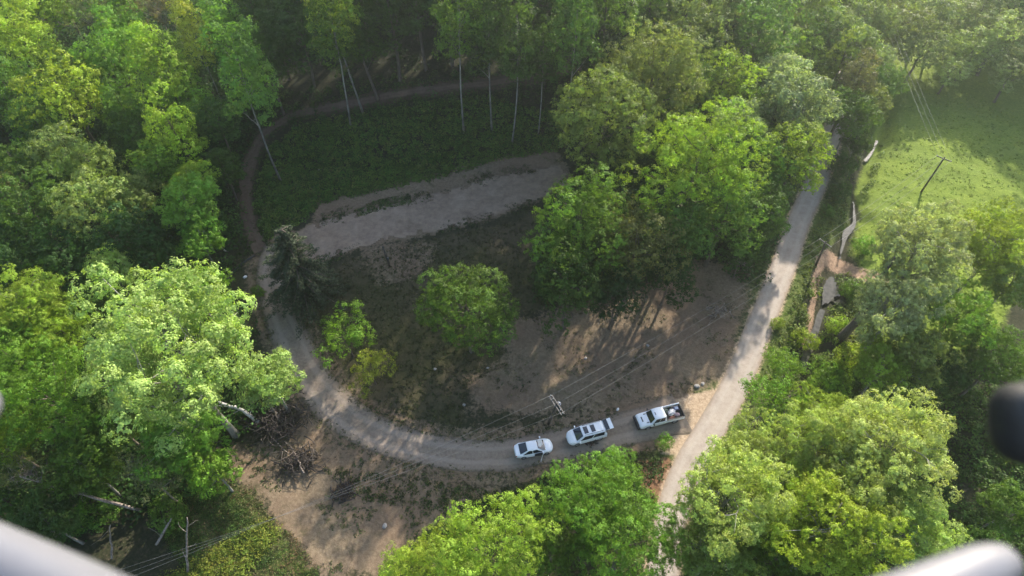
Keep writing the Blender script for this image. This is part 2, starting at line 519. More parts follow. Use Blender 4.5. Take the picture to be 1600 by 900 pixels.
M_TRAIL = surf('trail_dirt', [(.35, (0.060, 0.038, 0.028)), (.5, (0.111, 0.075, 0.053)), (.66, (0.162, 0.115, 0.085))], 2.2, .3, .95, (0.145, 0.102, 0.076), .6, (0.051, 0.047, 0.025))
strip('road', ROAD, 3.5, M_ROAD, .05, jitter=.05, step=.6)
strip('gravel_drive', DRIVE_P, DRIVE_W, M_DRIVE, .035, jitter=.28, seed=3)
strip('dirt_trail', TRAIL, [2.4] * 3 + [2.3] * 3 + [1.9, 1.7, 1.6, 1.5, 1.4, 1.3, 1.2, 1.0], M_TRAIL, .03, jitter=.3, seed=4)
# the wide gravel lot on the bench above the drive
def patch(name, poly, mat, dz, step=.5, jit=.5, seed=1):
    rg = np.random.default_rng(seed)
    P = np.array(poly); x0, y0 = P.min(0) - 1; x1, y1 = P.max(0) + 1
    xs_, ys_ = np.arange(x0, x1, step), np.arange(y0, y1, step)
    A, B = np.meshgrid(xs_, ys_); A = A.ravel(); B = B.ravel()
    wob = .7 * np.sin(A * 1.7 + 2 * np.sin(B * .9)) * np.sin(B * 1.3 + A * .4) + rg.normal(size=len(A)) * .22
    d = pdist(A, B, list(poly) + [poly[0]]); s = np.where(inpoly(A, B, poly), d, -d)
    keep = (s + wob * jit) > 0
    n = len(xs_)
    ii = (np.arange(len(ys_) - 1)[:, None] * n + np.arange(n - 1)[None, :]).ravel()
    F = np.stack([ii, ii + 1, ii + n + 1, ii + n], 1)
    F = F[keep[F].all(1)]
    used = np.unique(F); mp = np.full(len(A), -1); mp[used] = np.arange(len(used))
    V = np.c_[A[used], B[used], Hn(A[used], B[used]) + dz]
    e = 1 - np.clip(s[used] / 2.2, 0, 1)
    o = link(name, npmesh(name, V, mp[F], True, {'edge': e, 'lat': np.zeros(len(used))}), None, mat)
    return tag(o, kind='structure')
patch('gravel_lot', LOT_TOP, M_LOT, .045, .3, 1.5)
# the creek in its channel
def water_mat():
    m, nt, p = newmat('creek_water')
    pos = nt.nodes.new('ShaderNodeNewGeometry').outputs['Position']
    n = noise(nt, 1.5, 4, .6, pos)
    nt.links.new(ramp(nt, n, [(.35, (.04, .038, .03)), (.65, (.09, .085, .07))]), p.inputs['Base Color'])
    p.inputs['Roughness'].default_value = .07; p.inputs['IOR'].default_value = 1.33
    p.inputs['Specular IOR Level'].default_value = .7
    bump(nt, p, noise(nt, 3, 4, .6, pos), .35, .03)
    return m
M_WATER = water_mat()
for kk, (pts, ws) in enumerate([([(1374,214),(1369,226),(1362,242),(1354,246)], [.2, .7, .6, .15]),
        ([(1336,308),(1335,322),(1341,338),(1330,352),(1322,370),(1318,388),(1314,398)], [.2, .45, .7, .95, .85, .45, .15]),
        ([(1288,478),(1284,492),(1275,520),(1264,548),(1260,575)], [.4, .9, .8, .8, .3])]):
    strip('creek', [flat(*p) for p in pts], ws, M_WATER, 0, jitter=.3, seed=5 + kk, step=.35, cross=6, zfix=lambda V: np.full(len(V), -.82))
POND = P_((1288,440),(1300,436),(1312,452),(1318,458),(1308,470),(1296,474),(1284,478),(1283,458))
POND2 = P_((1300,466),(1316,462),(1330,470),(1326,480),(1310,482),(1302,476))
def pool(name, poly, z):
    rg = np.random.default_rng(3); P = np.array(poly); c = P.mean(0)
    bm = bmesh.new(); Q = []
    for i in range(len(P)):
        for k in range(4):
            q = P[i] * (1 - k / 4) + P[(i + 1) % len(P)] * k / 4
            Q.append(bm.verts.new((*(c + (q - c) * (1.0 + rg.uniform(-.1, .1))), z)))
    bm.faces.new(Q)
    o = bmobj(name, bm, M_WATER); return tag(o, kind='structure')
pool('pond', POND, -.80)
pool('puddle', POND2, -.80)

# ------------------------------------------------------------ trees: prototypes of unit crown radius
def unit(n, rg):
    v = rg.normal(size=(n, 3)); return v / np.linalg.norm(v, axis=1)[:, None]

def leaves_mesh(name, C, Nrm, size, var, rg, ratio=.6):
    """one kite-shaped face per leaf"""
    n = len(C)
    Nrm = Nrm / (np.linalg.norm(Nrm, axis=1)[:, None] + 1e-9)
    t = np.cross(Nrm, unit(n, rg)); t /= np.linalg.norm(t, axis=1)[:, None] + 1e-9
    b = np.cross(Nrm, t)
    s = (size * rg.uniform(.7, 1.3, n))[:, None]
    V = np.stack([C - t * s * .5, C + b * s * ratio * .5 + Nrm * s * .08, C + t * s * .55, C - b * s * ratio * .5 + Nrm * s * .08], 1).reshape(-1, 3)
    F = np.arange(4 * n).reshape(-1, 4)
    return npmesh(name, V, F, False, {'var': np.repeat(var, 4)})

def crown(name, seed, va=1.0, nl=55, lr=(.20, .34), sub=34, per=8, leaf=.055, tuft=.032, flat_=.75, up=.35, gap=.8, inner=.06, taper=0.0, shell=(.55, .80), mat=None, lop=.25):
    """crown of lobes > tufts > leaves; returns mesh and lobe centres"""
    rg = np.random.default_rng(seed)
    d = unit(nl * 4, rg); d = d[d[:, 2] > -.75][:nl]; nl = len(d)
    # an uneven overall outline
    ph = rg.uniform(0, 6.28, 6)
    az = np.arctan2(d[:, 1], d[:, 0])
    lump = 1 + lop * (.5 * np.sin(az * 2 + ph[0]) + .35 * np.sin(az * 3 + ph[1]) + .3 * np.sin(d[:, 2] * 4 + ph[2]))
    rad = rg.uniform(*shell, nl) * lump
    Lc = d * rad[:, None]
    Lc[:, 2] *= va
    if taper: Lc[:, :2] *= (1 - taper * np.clip((Lc[:, 2] / va + .6) / 1.5, 0, 1))[:, None]
    Lr = rg.uniform(*lr, nl)
    Cs, Ns, vs = [], [], []
    for i in range(nl):
        u = unit(sub, rg); u[:, 2] = u[:, 2] * flat_ + up * .5
        u /= np.linalg.norm(u, axis=1)[:, None]
        tc = Lc[i] + u * (Lr[i] * rg.uniform(.70, 1.16, sub))[:, None] * np.array([1, 1, .85])
        dd = np.linalg.norm(tc[:, None, :] - Lc[None], axis=2) / Lr[None]
        dd[:, i] = 9
        keep = dd.min(1) > gap
        tc, uu = tc[keep], u[keep]
        if len(tc) == 0: continue
        pts = np.repeat(tc, per, 0) + rg.normal(size=(len(tc) * per, 3)) * tuft * np.array([1, 1, .7])
        Cs.append(pts)
        Ns.append(np.repeat(uu, per, 0) * .9 + (pts - np.repeat(tc, per, 0)) / tuft * .28 + unit(len(pts), rg) * .42 + np.array([0, 0, .25]))
        vs.append(np.clip(np.repeat(rg.uniform(.1, .9, len(tc)) * .5 + rg.uniform(.0, .5), per) + rg.uniform(-.12, .12, len(pts)), 0, 1))
    C = np.concatenate(Cs); Nn = np.concatenate(Ns); v = np.concatenate(vs)
    k = int(len(C) * inner)
    Ci = unit(k, rg) * (rg.uniform(.1, .75, k) ** .5)[:, None] * np.array([.8, .8, .8 * va])
    C = np.vstack([C, Ci]); Nn = np.vstack([Nn, unit(k, rg)]); v = np.r_[v, rg.uniform(0, .6, k)]
    me = leaves_mesh(name, C, Nn, leaf, v, rg)
    me.materials.append(mat or LEAF)
    return me, Lc

def wiggle(p0, p1, n, amp, rg):
    p0, p1 = np.array(p0, float), np.array(p1, float)
    t = np.linspace(0, 1, n)[:, None]
    P = p0 * (1 - t) + p1 * t
    P += (np.sin(t * np.pi)) * rg.normal(size=(1, 3)) * amp + rg.normal(size=(n, 3)) * amp * .15 * np.sin(t * np.pi)
    return P

def skeleton(name, seed, hc, Lc, r0=.06, nlimb=8, va=1.0, lean=(0, 0), mat=BARK, fork=None, twigs=0):
    """tapered trunk and limbs from the ground up to the lobes; crown centre at height hc"""
    rg = np.random.default_rng(seed + 100)
    top = np.array([0, 0, hc + va * .55]); base = np.array([-lean[0], -lean[1], -.15])
    Pt = wiggle(base, top, 9, .06, rg)
    rt = np.interp(np.linspace(0, 1, 9), [0, .08, .5, 1], [r0 * 1.5, r0, r0 * .65, r0 * .15])
    specs = [(Pt, rt)]
    fz = fork if fork is not None else hc - va * .75
    idx = rg.permutation(len(Lc))[:nlimb]
    for i in idx:
        tgt = Lc[i] * .92 + np.array([0, 0, hc])
        z0 = np.clip(tgt[2] - rg.uniform(.35, .8), fz * .8, hc + va * .3)
        k = np.clip((z0 - base[2]) / (top[2] - base[2]), 0, 1)
        s = np.array([np.interp(k, np.linspace(0, 1, 9), Pt[:, a]) for a in range(3)])
        rr = r0 * .5 * (1 - k * .6)
        Pl = wiggle(s, tgt, 6, .08, rg)
        specs.append((Pl, np.linspace(rr, r0 * .08, 6)))
        for _ in range(twigs):
            a = Pl[rg.integers(2, 5)]
            specs.append((wiggle(a, a + unit(1, rg)[0] * .32 + np.array([0, 0, .12]), 4, .03, rg), np.linspace(rr * .4, r0 * .05, 4)))
    me = tubes(name, specs, 7); me.materials.append(mat)
    return me

PROTO = {}
def proto(kind, hc, trunkkw, **kw):
    seed = kw['seed']
    cm, Lc = crown('crown', **kw)
    tm = skeleton('trunk', seed, hc, Lc, va=kw.get('va', 1.0), **trunkkw)
    PROTO.setdefault(kind, []).append((cm, tm, hc))

for s in (11, 12, 13, 14):
    proto('maple', 1.85, dict(r0=.05, nlimb=7), seed=s, va=.95, nl=58, lr=(.17, .33), sub=30, per=10, leaf=.055, tuft=.030, shell=(.42, .86), lop=.38)
for s in (21, 22, 23):
    proto('tall', 2.7, dict(r0=.065, nlimb=7), seed=s, va=1.6, nl=56, lr=(.20, .38), sub=32, per=10, leaf=.062, tuft=.035, taper=.35, shell=(.42, .86), lop=.38)
for s in (31, 32):
    proto('airy', 2.1, dict(r0=.045, nlimb=14, mat=BARKP, twigs=2), seed=s, va=.95, nl=75, lr=(.13, .24), sub=26, per=8, leaf=.058, tuft=.030, shell=(.45, .88), gap=.7, inner=.05)
for s in (41, 42):
    proto('slim', 4.2, dict(r0=.036, nlimb=10, mat=BARKP, fork=2.2), seed=s, va=2.3, nl=60, lr=(.24, .38), sub=28, per=8, leaf=.08, tuft=.05, taper=.45, shell=(.35, .8), lop=.4)
# near trees, seen large: finer leaves
for s in (51, 52):
    proto('maple_near', 2.0, dict(r0=.05, nlimb=10), seed=s, va=.95, nl=100, lr=(.11, .25), sub=36, per=18, leaf=.029, tuft=.020, shell=(.42, .90), lop=.42)
for s in (61, 62):
    proto('airy_near', 2.0, dict(r0=.045, nlimb=22, mat=BARKP, twigs=3), seed=s, va=.80, nl=150, lr=(.09, .18), sub=36, per=12, leaf=.027, tuft=.016, shell=(.42, .92), gap=.62, inner=.05, lop=.35)
for s in (71, 72):
    proto('young', 1.5, dict(r0=.03, nlimb=9), seed=s, va=.8, nl=46, lr=(.11, .22), sub=15, per=8, leaf=.055, tuft=.035, shell=(.3, .95), gap=.6, inner=.05, lop=.4)
for s in (81, 82):
    proto('bush', .55, dict(r0=.03, nlimb=5), seed=s, va=.6, nl=34, lr=(.2, .36), sub=26, per=8, leaf=.09, tuft=.055, shell=(.35, .75), lop=.4)
for s in (55, 56):
    proto('dome', 1.75, dict(r0=.05, nlimb=8), seed=s, va=.92, nl=130, lr=(.13, .25), sub=38, per=16, leaf=.030, tuft=.020, shell=(.5, .84), lop=.22)
# a thin open crown: few leaves, many bare twigs
proto('thin', 2.3, dict(r0=.035, nlimb=22, mat=DEADW, twigs=4), seed=91, va=1.1, nl=40, lr=(.12, .22), sub=16, per=6, leaf=.05, tuft=.03, shell=(.4, .9), gap=.6, inner=.02)

def conifer():
    rg = np.random.default_rng(5)
    C, Nn, specs = [], [], [(np.array([[0, 0, -.1], [.01, 0, 1.6], [0, .02, 3.3]]), np.array([.07, .045, .008]))]
    for k in range(22):
        z = .30 + 2.85 * k / 21; R0 = 1.05 * (1 - (z - .3) / 3.2) ** .75
        nb = max(4, int(6 * R0) + 2)
        for j in range(nb):
            a = 2 * math.pi * (j + rg.uniform(-.45, .45)) / nb + k * 1.3
            L = R0 * rg.uniform(.55, 1.25)
            d = np.array([math.cos(a), math.sin(a), 0])
            t = np.linspace(.10, 1, 18)
            P = d * (t * L)[:, None] + np.c_[np.zeros(18), np.zeros(18), z + .12 * L * np.sin(t * 2.4) - .34 * L * t ** 2 + .08 * L * t ** 6]
            specs.append((P[::5], np.linspace(.016, .004, 4)))
            side = np.cross(d, [0, 0, 1])
            for q, tt in zip(P, t):
                w = .15 * L * (1.12 - tt) + .03
                n = 10
                pts = q + side * rg.uniform(-w, w, n)[:, None] + d * rg.uniform(-.03, .05, n)[:, None] + np.c_[np.zeros(n), np.zeros(n), -rg.uniform(0, .09, n)]
                C.append(pts); Nn.append(unit(n, rg) * .6 + np.array([0, 0, .8]))
    C = np.concatenate(C); Nn = np.concatenate(Nn)
    cm = leaves_mesh('crown', C - np.array([0, 0, 1.4]), Nn, .075, rg.uniform(.1, .7, len(C)), rg, .35); cm.materials.append(NEEDLE)
    tm = tubes('trunk', specs, 5); tm.materials.append(BARK)
    PROTO['spruce'] = [(cm, tm, 1.4)]
conifer()

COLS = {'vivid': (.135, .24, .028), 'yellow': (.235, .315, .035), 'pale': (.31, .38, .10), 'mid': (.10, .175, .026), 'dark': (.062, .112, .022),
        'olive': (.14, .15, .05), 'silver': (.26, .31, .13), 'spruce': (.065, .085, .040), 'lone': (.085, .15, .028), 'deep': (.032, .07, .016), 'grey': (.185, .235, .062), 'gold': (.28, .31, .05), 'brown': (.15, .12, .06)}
_cnt = {}
NAMEOF = {'dome': 'broadleaf_tree', 'maple': 'broadleaf_tree', 'maple_near': 'broadleaf_tree', 'tall': 'tall_tree', 'airy': 'pale_tree', 'airy_near': 'pale_tree', 'slim': 'slender_tree', 'young': 'young_tree', 'bush': 'bush', 'thin': 'sparse_tree', 'spruce': 'spruce_tree'}
GROUPS = {'L': 'trees of the woods on the left', 'T': 'trees of the dark woods at the top', 'C': 'trees of the grove beside the road', 'H': 'hazy trees beyond the meadow', 'R': 'trees along the creek', 'B': 'big trees in front', 'O': None, 'U': 'trees of the woods on the left'}

def tree(px, py, rpx, kind, col, zone, label, lean=(0, 0), hs=1.0, cat='tree'):
    """place a tree so that its crown's middle shows at photo pixel (px, py) with radius rpx"""
    lst = PROTO[kind]; i = _cnt.get(kind, 0); _cnt[kind] = i + 1
    cm, tm, hc = lst[i % len(lst)]
    r = 5.0
    for _ in range(6):
        p = at(px, py, r * hc * hs)
        dep = float(np.dot(np.array([p.x, p.y, p.z - CAM_H]), CF))
        r = .5 * r + .5 * rpx / FPX * dep
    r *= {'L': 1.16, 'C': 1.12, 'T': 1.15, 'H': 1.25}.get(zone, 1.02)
    rg = random.Random(hash((px, py)) & 0xffff)
    e = empty(NAMEOF[kind], (p.x, p.y, H(p.x, p.y) - .05), rg.uniform(0, 6.28), label, cat, GROUPS[zone])
    if zone == 'H': hs = .72
    e.scale = (r, r, r * hs)
    e.rotation_euler[0] = lean[0] + rg.uniform(-.03, .03); e.rotation_euler[1] = lean[1] + rg.uniform(-.03, .03)
    if lean != (0, 0): e.rotation_mode = 'ZYX'; e.rotation_euler[2] = 0
    c = link('crown', cm, e); c.location = (0, 0, hc)
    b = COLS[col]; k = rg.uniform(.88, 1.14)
    k *= 1.18 if zone == 'L' and px < 420 and py < 460 else 1.0  # sunlight on the upper left crowns, put into their leaf colour
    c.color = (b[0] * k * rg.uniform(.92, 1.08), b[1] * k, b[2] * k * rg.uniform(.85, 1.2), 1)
    link('trunk', tm, e)
    return e

# ------------------------------------------------------------ every tree of the photograph
T = [
# woods on the left: px, py, radius px, kind, colour, zone, label
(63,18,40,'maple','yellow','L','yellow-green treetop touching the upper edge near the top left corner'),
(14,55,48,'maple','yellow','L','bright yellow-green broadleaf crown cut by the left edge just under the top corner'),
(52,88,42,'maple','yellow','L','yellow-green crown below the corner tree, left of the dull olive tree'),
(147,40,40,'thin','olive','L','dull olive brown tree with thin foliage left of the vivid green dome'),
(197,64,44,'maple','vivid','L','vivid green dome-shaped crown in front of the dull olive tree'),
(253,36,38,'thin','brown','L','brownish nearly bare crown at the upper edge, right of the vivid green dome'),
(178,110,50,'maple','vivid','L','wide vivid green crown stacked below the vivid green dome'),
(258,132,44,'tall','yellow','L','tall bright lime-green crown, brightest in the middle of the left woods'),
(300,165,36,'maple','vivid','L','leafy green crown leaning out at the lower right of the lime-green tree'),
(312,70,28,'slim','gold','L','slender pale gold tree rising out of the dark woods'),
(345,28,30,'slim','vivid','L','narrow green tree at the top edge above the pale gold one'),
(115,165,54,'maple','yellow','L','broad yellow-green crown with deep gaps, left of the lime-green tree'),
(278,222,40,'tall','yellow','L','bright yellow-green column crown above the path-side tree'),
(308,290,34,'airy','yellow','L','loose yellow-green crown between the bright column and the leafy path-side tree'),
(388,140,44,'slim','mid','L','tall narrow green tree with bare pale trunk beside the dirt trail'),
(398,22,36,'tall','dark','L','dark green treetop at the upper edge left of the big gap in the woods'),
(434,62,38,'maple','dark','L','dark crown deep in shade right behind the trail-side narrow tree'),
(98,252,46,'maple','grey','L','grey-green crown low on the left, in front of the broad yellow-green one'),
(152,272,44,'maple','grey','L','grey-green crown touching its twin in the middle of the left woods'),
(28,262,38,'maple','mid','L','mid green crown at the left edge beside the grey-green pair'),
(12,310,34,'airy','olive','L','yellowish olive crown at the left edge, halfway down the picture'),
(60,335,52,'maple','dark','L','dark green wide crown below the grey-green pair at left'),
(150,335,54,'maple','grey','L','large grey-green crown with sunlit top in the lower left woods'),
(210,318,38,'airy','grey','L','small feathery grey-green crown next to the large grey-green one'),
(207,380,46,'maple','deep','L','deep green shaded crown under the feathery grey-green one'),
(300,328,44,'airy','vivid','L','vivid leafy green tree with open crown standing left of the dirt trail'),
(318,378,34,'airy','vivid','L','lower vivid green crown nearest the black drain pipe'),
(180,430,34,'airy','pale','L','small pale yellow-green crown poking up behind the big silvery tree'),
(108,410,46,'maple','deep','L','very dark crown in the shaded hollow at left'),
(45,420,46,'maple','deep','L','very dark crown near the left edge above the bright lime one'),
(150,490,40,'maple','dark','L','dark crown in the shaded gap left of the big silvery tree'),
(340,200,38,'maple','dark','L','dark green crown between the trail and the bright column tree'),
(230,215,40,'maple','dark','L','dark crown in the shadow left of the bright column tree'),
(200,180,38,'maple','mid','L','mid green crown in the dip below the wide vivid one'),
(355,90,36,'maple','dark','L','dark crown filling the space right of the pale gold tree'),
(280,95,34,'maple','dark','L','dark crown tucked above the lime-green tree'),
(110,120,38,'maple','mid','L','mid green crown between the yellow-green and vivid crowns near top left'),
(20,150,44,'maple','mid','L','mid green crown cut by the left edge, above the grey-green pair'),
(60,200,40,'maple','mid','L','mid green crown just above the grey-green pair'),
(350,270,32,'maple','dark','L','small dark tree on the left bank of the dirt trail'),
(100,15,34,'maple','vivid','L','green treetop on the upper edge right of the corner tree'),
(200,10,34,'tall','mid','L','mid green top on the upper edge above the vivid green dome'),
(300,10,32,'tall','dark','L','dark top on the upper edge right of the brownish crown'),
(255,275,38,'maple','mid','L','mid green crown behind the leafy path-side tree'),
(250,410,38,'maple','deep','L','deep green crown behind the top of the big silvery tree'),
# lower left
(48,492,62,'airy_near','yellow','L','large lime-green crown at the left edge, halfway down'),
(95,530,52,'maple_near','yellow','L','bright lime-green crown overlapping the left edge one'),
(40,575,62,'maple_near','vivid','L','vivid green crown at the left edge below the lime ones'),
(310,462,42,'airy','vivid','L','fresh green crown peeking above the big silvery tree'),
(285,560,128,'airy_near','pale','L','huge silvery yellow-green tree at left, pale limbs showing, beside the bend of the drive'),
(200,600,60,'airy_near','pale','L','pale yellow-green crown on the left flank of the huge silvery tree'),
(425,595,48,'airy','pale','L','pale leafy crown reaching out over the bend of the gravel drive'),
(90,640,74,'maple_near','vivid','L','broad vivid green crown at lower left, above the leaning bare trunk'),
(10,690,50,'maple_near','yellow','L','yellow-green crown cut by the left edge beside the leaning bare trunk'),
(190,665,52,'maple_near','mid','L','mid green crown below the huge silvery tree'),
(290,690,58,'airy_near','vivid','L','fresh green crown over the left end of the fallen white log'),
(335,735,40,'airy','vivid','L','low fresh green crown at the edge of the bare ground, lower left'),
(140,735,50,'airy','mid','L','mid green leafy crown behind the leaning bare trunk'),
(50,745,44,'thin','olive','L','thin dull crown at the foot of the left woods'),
(245,750,44,'thin','olive','L','twiggy half-bare crown near the end of the leaning trunk'),
(80,815,46,'airy','dark','L','dark leafy crown just above the drone arm at lower left'),
(150,800,34,'bush','mid','L','mid green bush under the leaning bare trunk'),
(265,800,30,'bush','mid','L','green bush at the border of the shaded weeds'),
(10,780,44,'maple','dark','L','dark crown in the lower left corner'),
# dark woods at the top
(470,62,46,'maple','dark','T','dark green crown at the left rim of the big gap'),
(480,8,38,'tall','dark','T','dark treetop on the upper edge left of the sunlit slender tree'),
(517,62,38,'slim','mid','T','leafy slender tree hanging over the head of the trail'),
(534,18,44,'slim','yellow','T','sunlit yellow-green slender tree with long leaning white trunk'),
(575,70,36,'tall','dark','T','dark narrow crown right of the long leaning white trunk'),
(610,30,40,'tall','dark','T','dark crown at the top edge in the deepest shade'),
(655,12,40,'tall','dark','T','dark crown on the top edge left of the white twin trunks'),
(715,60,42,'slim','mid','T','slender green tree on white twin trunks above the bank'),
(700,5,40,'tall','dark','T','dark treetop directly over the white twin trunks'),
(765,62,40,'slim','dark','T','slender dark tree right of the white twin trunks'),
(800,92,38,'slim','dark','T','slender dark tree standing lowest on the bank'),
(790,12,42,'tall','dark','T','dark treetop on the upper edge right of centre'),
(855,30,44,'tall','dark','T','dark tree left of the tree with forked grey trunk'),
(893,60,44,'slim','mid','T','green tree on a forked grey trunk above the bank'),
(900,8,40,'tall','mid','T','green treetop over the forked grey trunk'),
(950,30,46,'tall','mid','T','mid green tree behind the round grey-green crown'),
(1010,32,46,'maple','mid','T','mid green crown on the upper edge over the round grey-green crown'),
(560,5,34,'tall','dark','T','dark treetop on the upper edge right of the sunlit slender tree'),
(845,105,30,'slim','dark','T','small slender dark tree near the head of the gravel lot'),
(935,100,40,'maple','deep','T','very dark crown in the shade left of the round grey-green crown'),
(420,105,32,'tall','dark','T','dark narrow crown right of the trail-side narrow tree'),
# grove beside the road
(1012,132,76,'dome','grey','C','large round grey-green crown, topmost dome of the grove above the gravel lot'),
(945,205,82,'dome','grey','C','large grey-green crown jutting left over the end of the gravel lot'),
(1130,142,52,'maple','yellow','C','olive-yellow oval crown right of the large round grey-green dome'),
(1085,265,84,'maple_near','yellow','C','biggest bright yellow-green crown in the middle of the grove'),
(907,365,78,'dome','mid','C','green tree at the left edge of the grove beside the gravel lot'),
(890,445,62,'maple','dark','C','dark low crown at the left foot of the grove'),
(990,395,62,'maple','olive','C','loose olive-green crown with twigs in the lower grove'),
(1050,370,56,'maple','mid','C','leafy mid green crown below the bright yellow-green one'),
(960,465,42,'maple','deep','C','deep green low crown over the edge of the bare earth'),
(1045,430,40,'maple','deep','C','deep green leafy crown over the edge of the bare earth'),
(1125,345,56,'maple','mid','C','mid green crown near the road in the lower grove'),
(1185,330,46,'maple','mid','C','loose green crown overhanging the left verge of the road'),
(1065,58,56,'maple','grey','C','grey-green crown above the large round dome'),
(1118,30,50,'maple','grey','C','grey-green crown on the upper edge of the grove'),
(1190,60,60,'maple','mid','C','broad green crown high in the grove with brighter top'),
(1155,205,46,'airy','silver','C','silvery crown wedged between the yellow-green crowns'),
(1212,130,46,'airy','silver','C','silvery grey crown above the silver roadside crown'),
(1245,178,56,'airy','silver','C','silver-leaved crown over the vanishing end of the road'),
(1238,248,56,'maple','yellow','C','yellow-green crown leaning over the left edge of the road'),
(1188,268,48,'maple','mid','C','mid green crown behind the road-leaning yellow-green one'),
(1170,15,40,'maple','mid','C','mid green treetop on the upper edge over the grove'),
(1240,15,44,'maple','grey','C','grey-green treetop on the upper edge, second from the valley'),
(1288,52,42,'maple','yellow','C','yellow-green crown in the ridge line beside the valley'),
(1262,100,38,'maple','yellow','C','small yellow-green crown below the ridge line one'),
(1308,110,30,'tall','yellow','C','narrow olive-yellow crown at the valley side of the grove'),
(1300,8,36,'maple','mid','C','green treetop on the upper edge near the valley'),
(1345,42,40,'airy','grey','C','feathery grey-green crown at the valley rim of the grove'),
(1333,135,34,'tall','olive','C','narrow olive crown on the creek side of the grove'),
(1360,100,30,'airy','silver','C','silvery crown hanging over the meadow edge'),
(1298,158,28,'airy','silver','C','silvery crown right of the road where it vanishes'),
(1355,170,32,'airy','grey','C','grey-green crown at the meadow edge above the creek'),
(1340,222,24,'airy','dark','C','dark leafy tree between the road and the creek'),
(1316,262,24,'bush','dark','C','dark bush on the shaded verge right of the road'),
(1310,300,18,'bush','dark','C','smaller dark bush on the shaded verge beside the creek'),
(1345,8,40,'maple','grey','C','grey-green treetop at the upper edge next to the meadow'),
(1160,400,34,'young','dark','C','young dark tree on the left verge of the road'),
# beyond the meadow
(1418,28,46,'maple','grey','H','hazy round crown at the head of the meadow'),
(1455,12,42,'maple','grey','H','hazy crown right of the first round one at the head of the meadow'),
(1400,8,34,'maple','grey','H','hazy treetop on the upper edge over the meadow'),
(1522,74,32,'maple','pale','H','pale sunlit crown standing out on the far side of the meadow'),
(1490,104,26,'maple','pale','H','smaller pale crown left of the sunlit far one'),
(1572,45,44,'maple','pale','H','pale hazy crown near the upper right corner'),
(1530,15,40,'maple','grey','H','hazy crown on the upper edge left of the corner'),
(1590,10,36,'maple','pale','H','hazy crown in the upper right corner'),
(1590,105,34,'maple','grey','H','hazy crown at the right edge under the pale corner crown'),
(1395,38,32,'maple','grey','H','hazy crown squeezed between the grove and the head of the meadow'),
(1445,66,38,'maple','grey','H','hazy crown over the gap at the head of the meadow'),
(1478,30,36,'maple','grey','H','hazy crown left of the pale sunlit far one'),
# creek side, right
(1438,395,84,'airy_near','silver','R','tall silver-leaved tree leaning right over the creek from a thick dark trunk'),
(1400,480,70,'airy_near','silver','R','silver-leaved lower crown of the creek bank beside the leaning trunk'),
(1545,385,72,'airy_near','yellow','R','yellow-green open tree at the right edge beside the meadow'),
(1585,440,56,'airy_near','grey','R','grey-green open crown cut by the right edge, halfway down'),
(1500,500,62,'maple_near','vivid','R','vivid green round crown right of the silver-leaved ones'),
(1560,560,60,'maple_near','mid','R','mid green crown above the drone motor at the right edge'),
(1440,560,52,'airy','grey','R','grey-green crown above the shaded grass lane'),
(1380,575,46,'airy','yellow','R','yellow-green crown behind the giant pale tree'),
(1480,580,40,'airy','dark','R','darker green crown at the head of the shaded grass lane'),
(1300,600,36,'bush','vivid','R','fresh green bush on the creek bank below the ponds'),
(1228,578,40,'young','vivid','R','young fresh green tree beside the road above the junction'),
(1206,622,52,'young','vivid','R','young vivid tree with dark forked trunk beside the junction'),
(1255,530,22,'bush','yellow','R','yellow-green bush on the right verge of the road'),
(1310,510,20,'bush','yellow','R','yellow-green bush at the foot of the leaning trunk'),
(1330,560,30,'bush','yellow','R','yellow-green bush between the ponds and the giant pale tree'),
(1352,385,20,'bush','vivid','R','small round green bush beside the creek, by the tan path'),
(1335,455,20,'bush','mid','R','dark green bush on the bank over the pond'),
(1295,330,13,'bush','mid','R','tiny bush between road and creek'),
(1215,505,12,'bush','yellow','R','tiny low bush on the grass verge right of the road'),
(1285,575,24,'bush','mid','R','mid green bush on the lowest visible bend of the creek'),
(1290,70,46,'maple','mid','C','mid green crown filling the ridge beside the narrow olive-yellow one'),
(1322,75,44,'airy','grey','C','soft grey-green crown over the valley rim'),
(1330,190,40,'airy','mid','C','leafy mid green crown leaning over the meadow edge'),
(1370,140,34,'airy','mid','C','mid green crown at the tip of the grove over the meadow'),
(1165,705,62,'airy_near','pale','B','pale crown corner reaching over the junction'),
(1345,770,90,'airy_near','pale','B','pale crown in the heart of the giant pale clump'),
(1245,790,80,'airy_near','yellow','B','yellow-green crown in the left half of the giant pale clump'),
(1290,660,54,'airy_near','yellow','B','yellow-green crown behind the giant pale clump by the creek'),
# in front
(1390,705,100,'airy_near','pale','B','giant pale tree crown at lower right, its edge against the dark grass lane'),
(1275,700,82,'airy_near','pale','B','pale crown forming the upper left shoulder of the giant pale tree'),
(1142,782,98,'airy_near','pale','B','pale grey-green crown over the road at the bottom'),
(1300,830,100,'airy_near','yellow','B','big yellow-green crown at the bottom right of the road'),
(1415,830,80,'airy_near','pale','B','pale crown at the bottom beside the right drone arm'),
(1110,868,70,'airy_near','grey','B','grey-green crown on the bottom edge over the hidden road'),
(1215,880,60,'maple_near','mid','B','darker green crown on the bottom edge between pale ones'),
(920,775,72,'maple_near','vivid','B','vivid green crown just below the parked cars'),
(975,845,88,'dome','vivid','B','vivid green crown on the bottom edge left of the road'),
(965,730,34,'maple','vivid','B','pointed vivid green top nearest the parked cars'),
(870,855,50,'maple_near','mid','B','shaded green crown between the two brightest bottom crowns'),
(775,862,92,'maple_near','yellow','B','bright yellow-green crown in the middle of the bottom edge'),
(680,880,58,'maple_near','yellow','B','bright yellow-green crown at the left end of the bottom clump'),
(620,895,38,'young','yellow','B','small yellow-green crown peeking in at the bottom left of the clump'),
(1575,800,44,'airy','mid','B','green crown at the right edge above the right drone arm'),
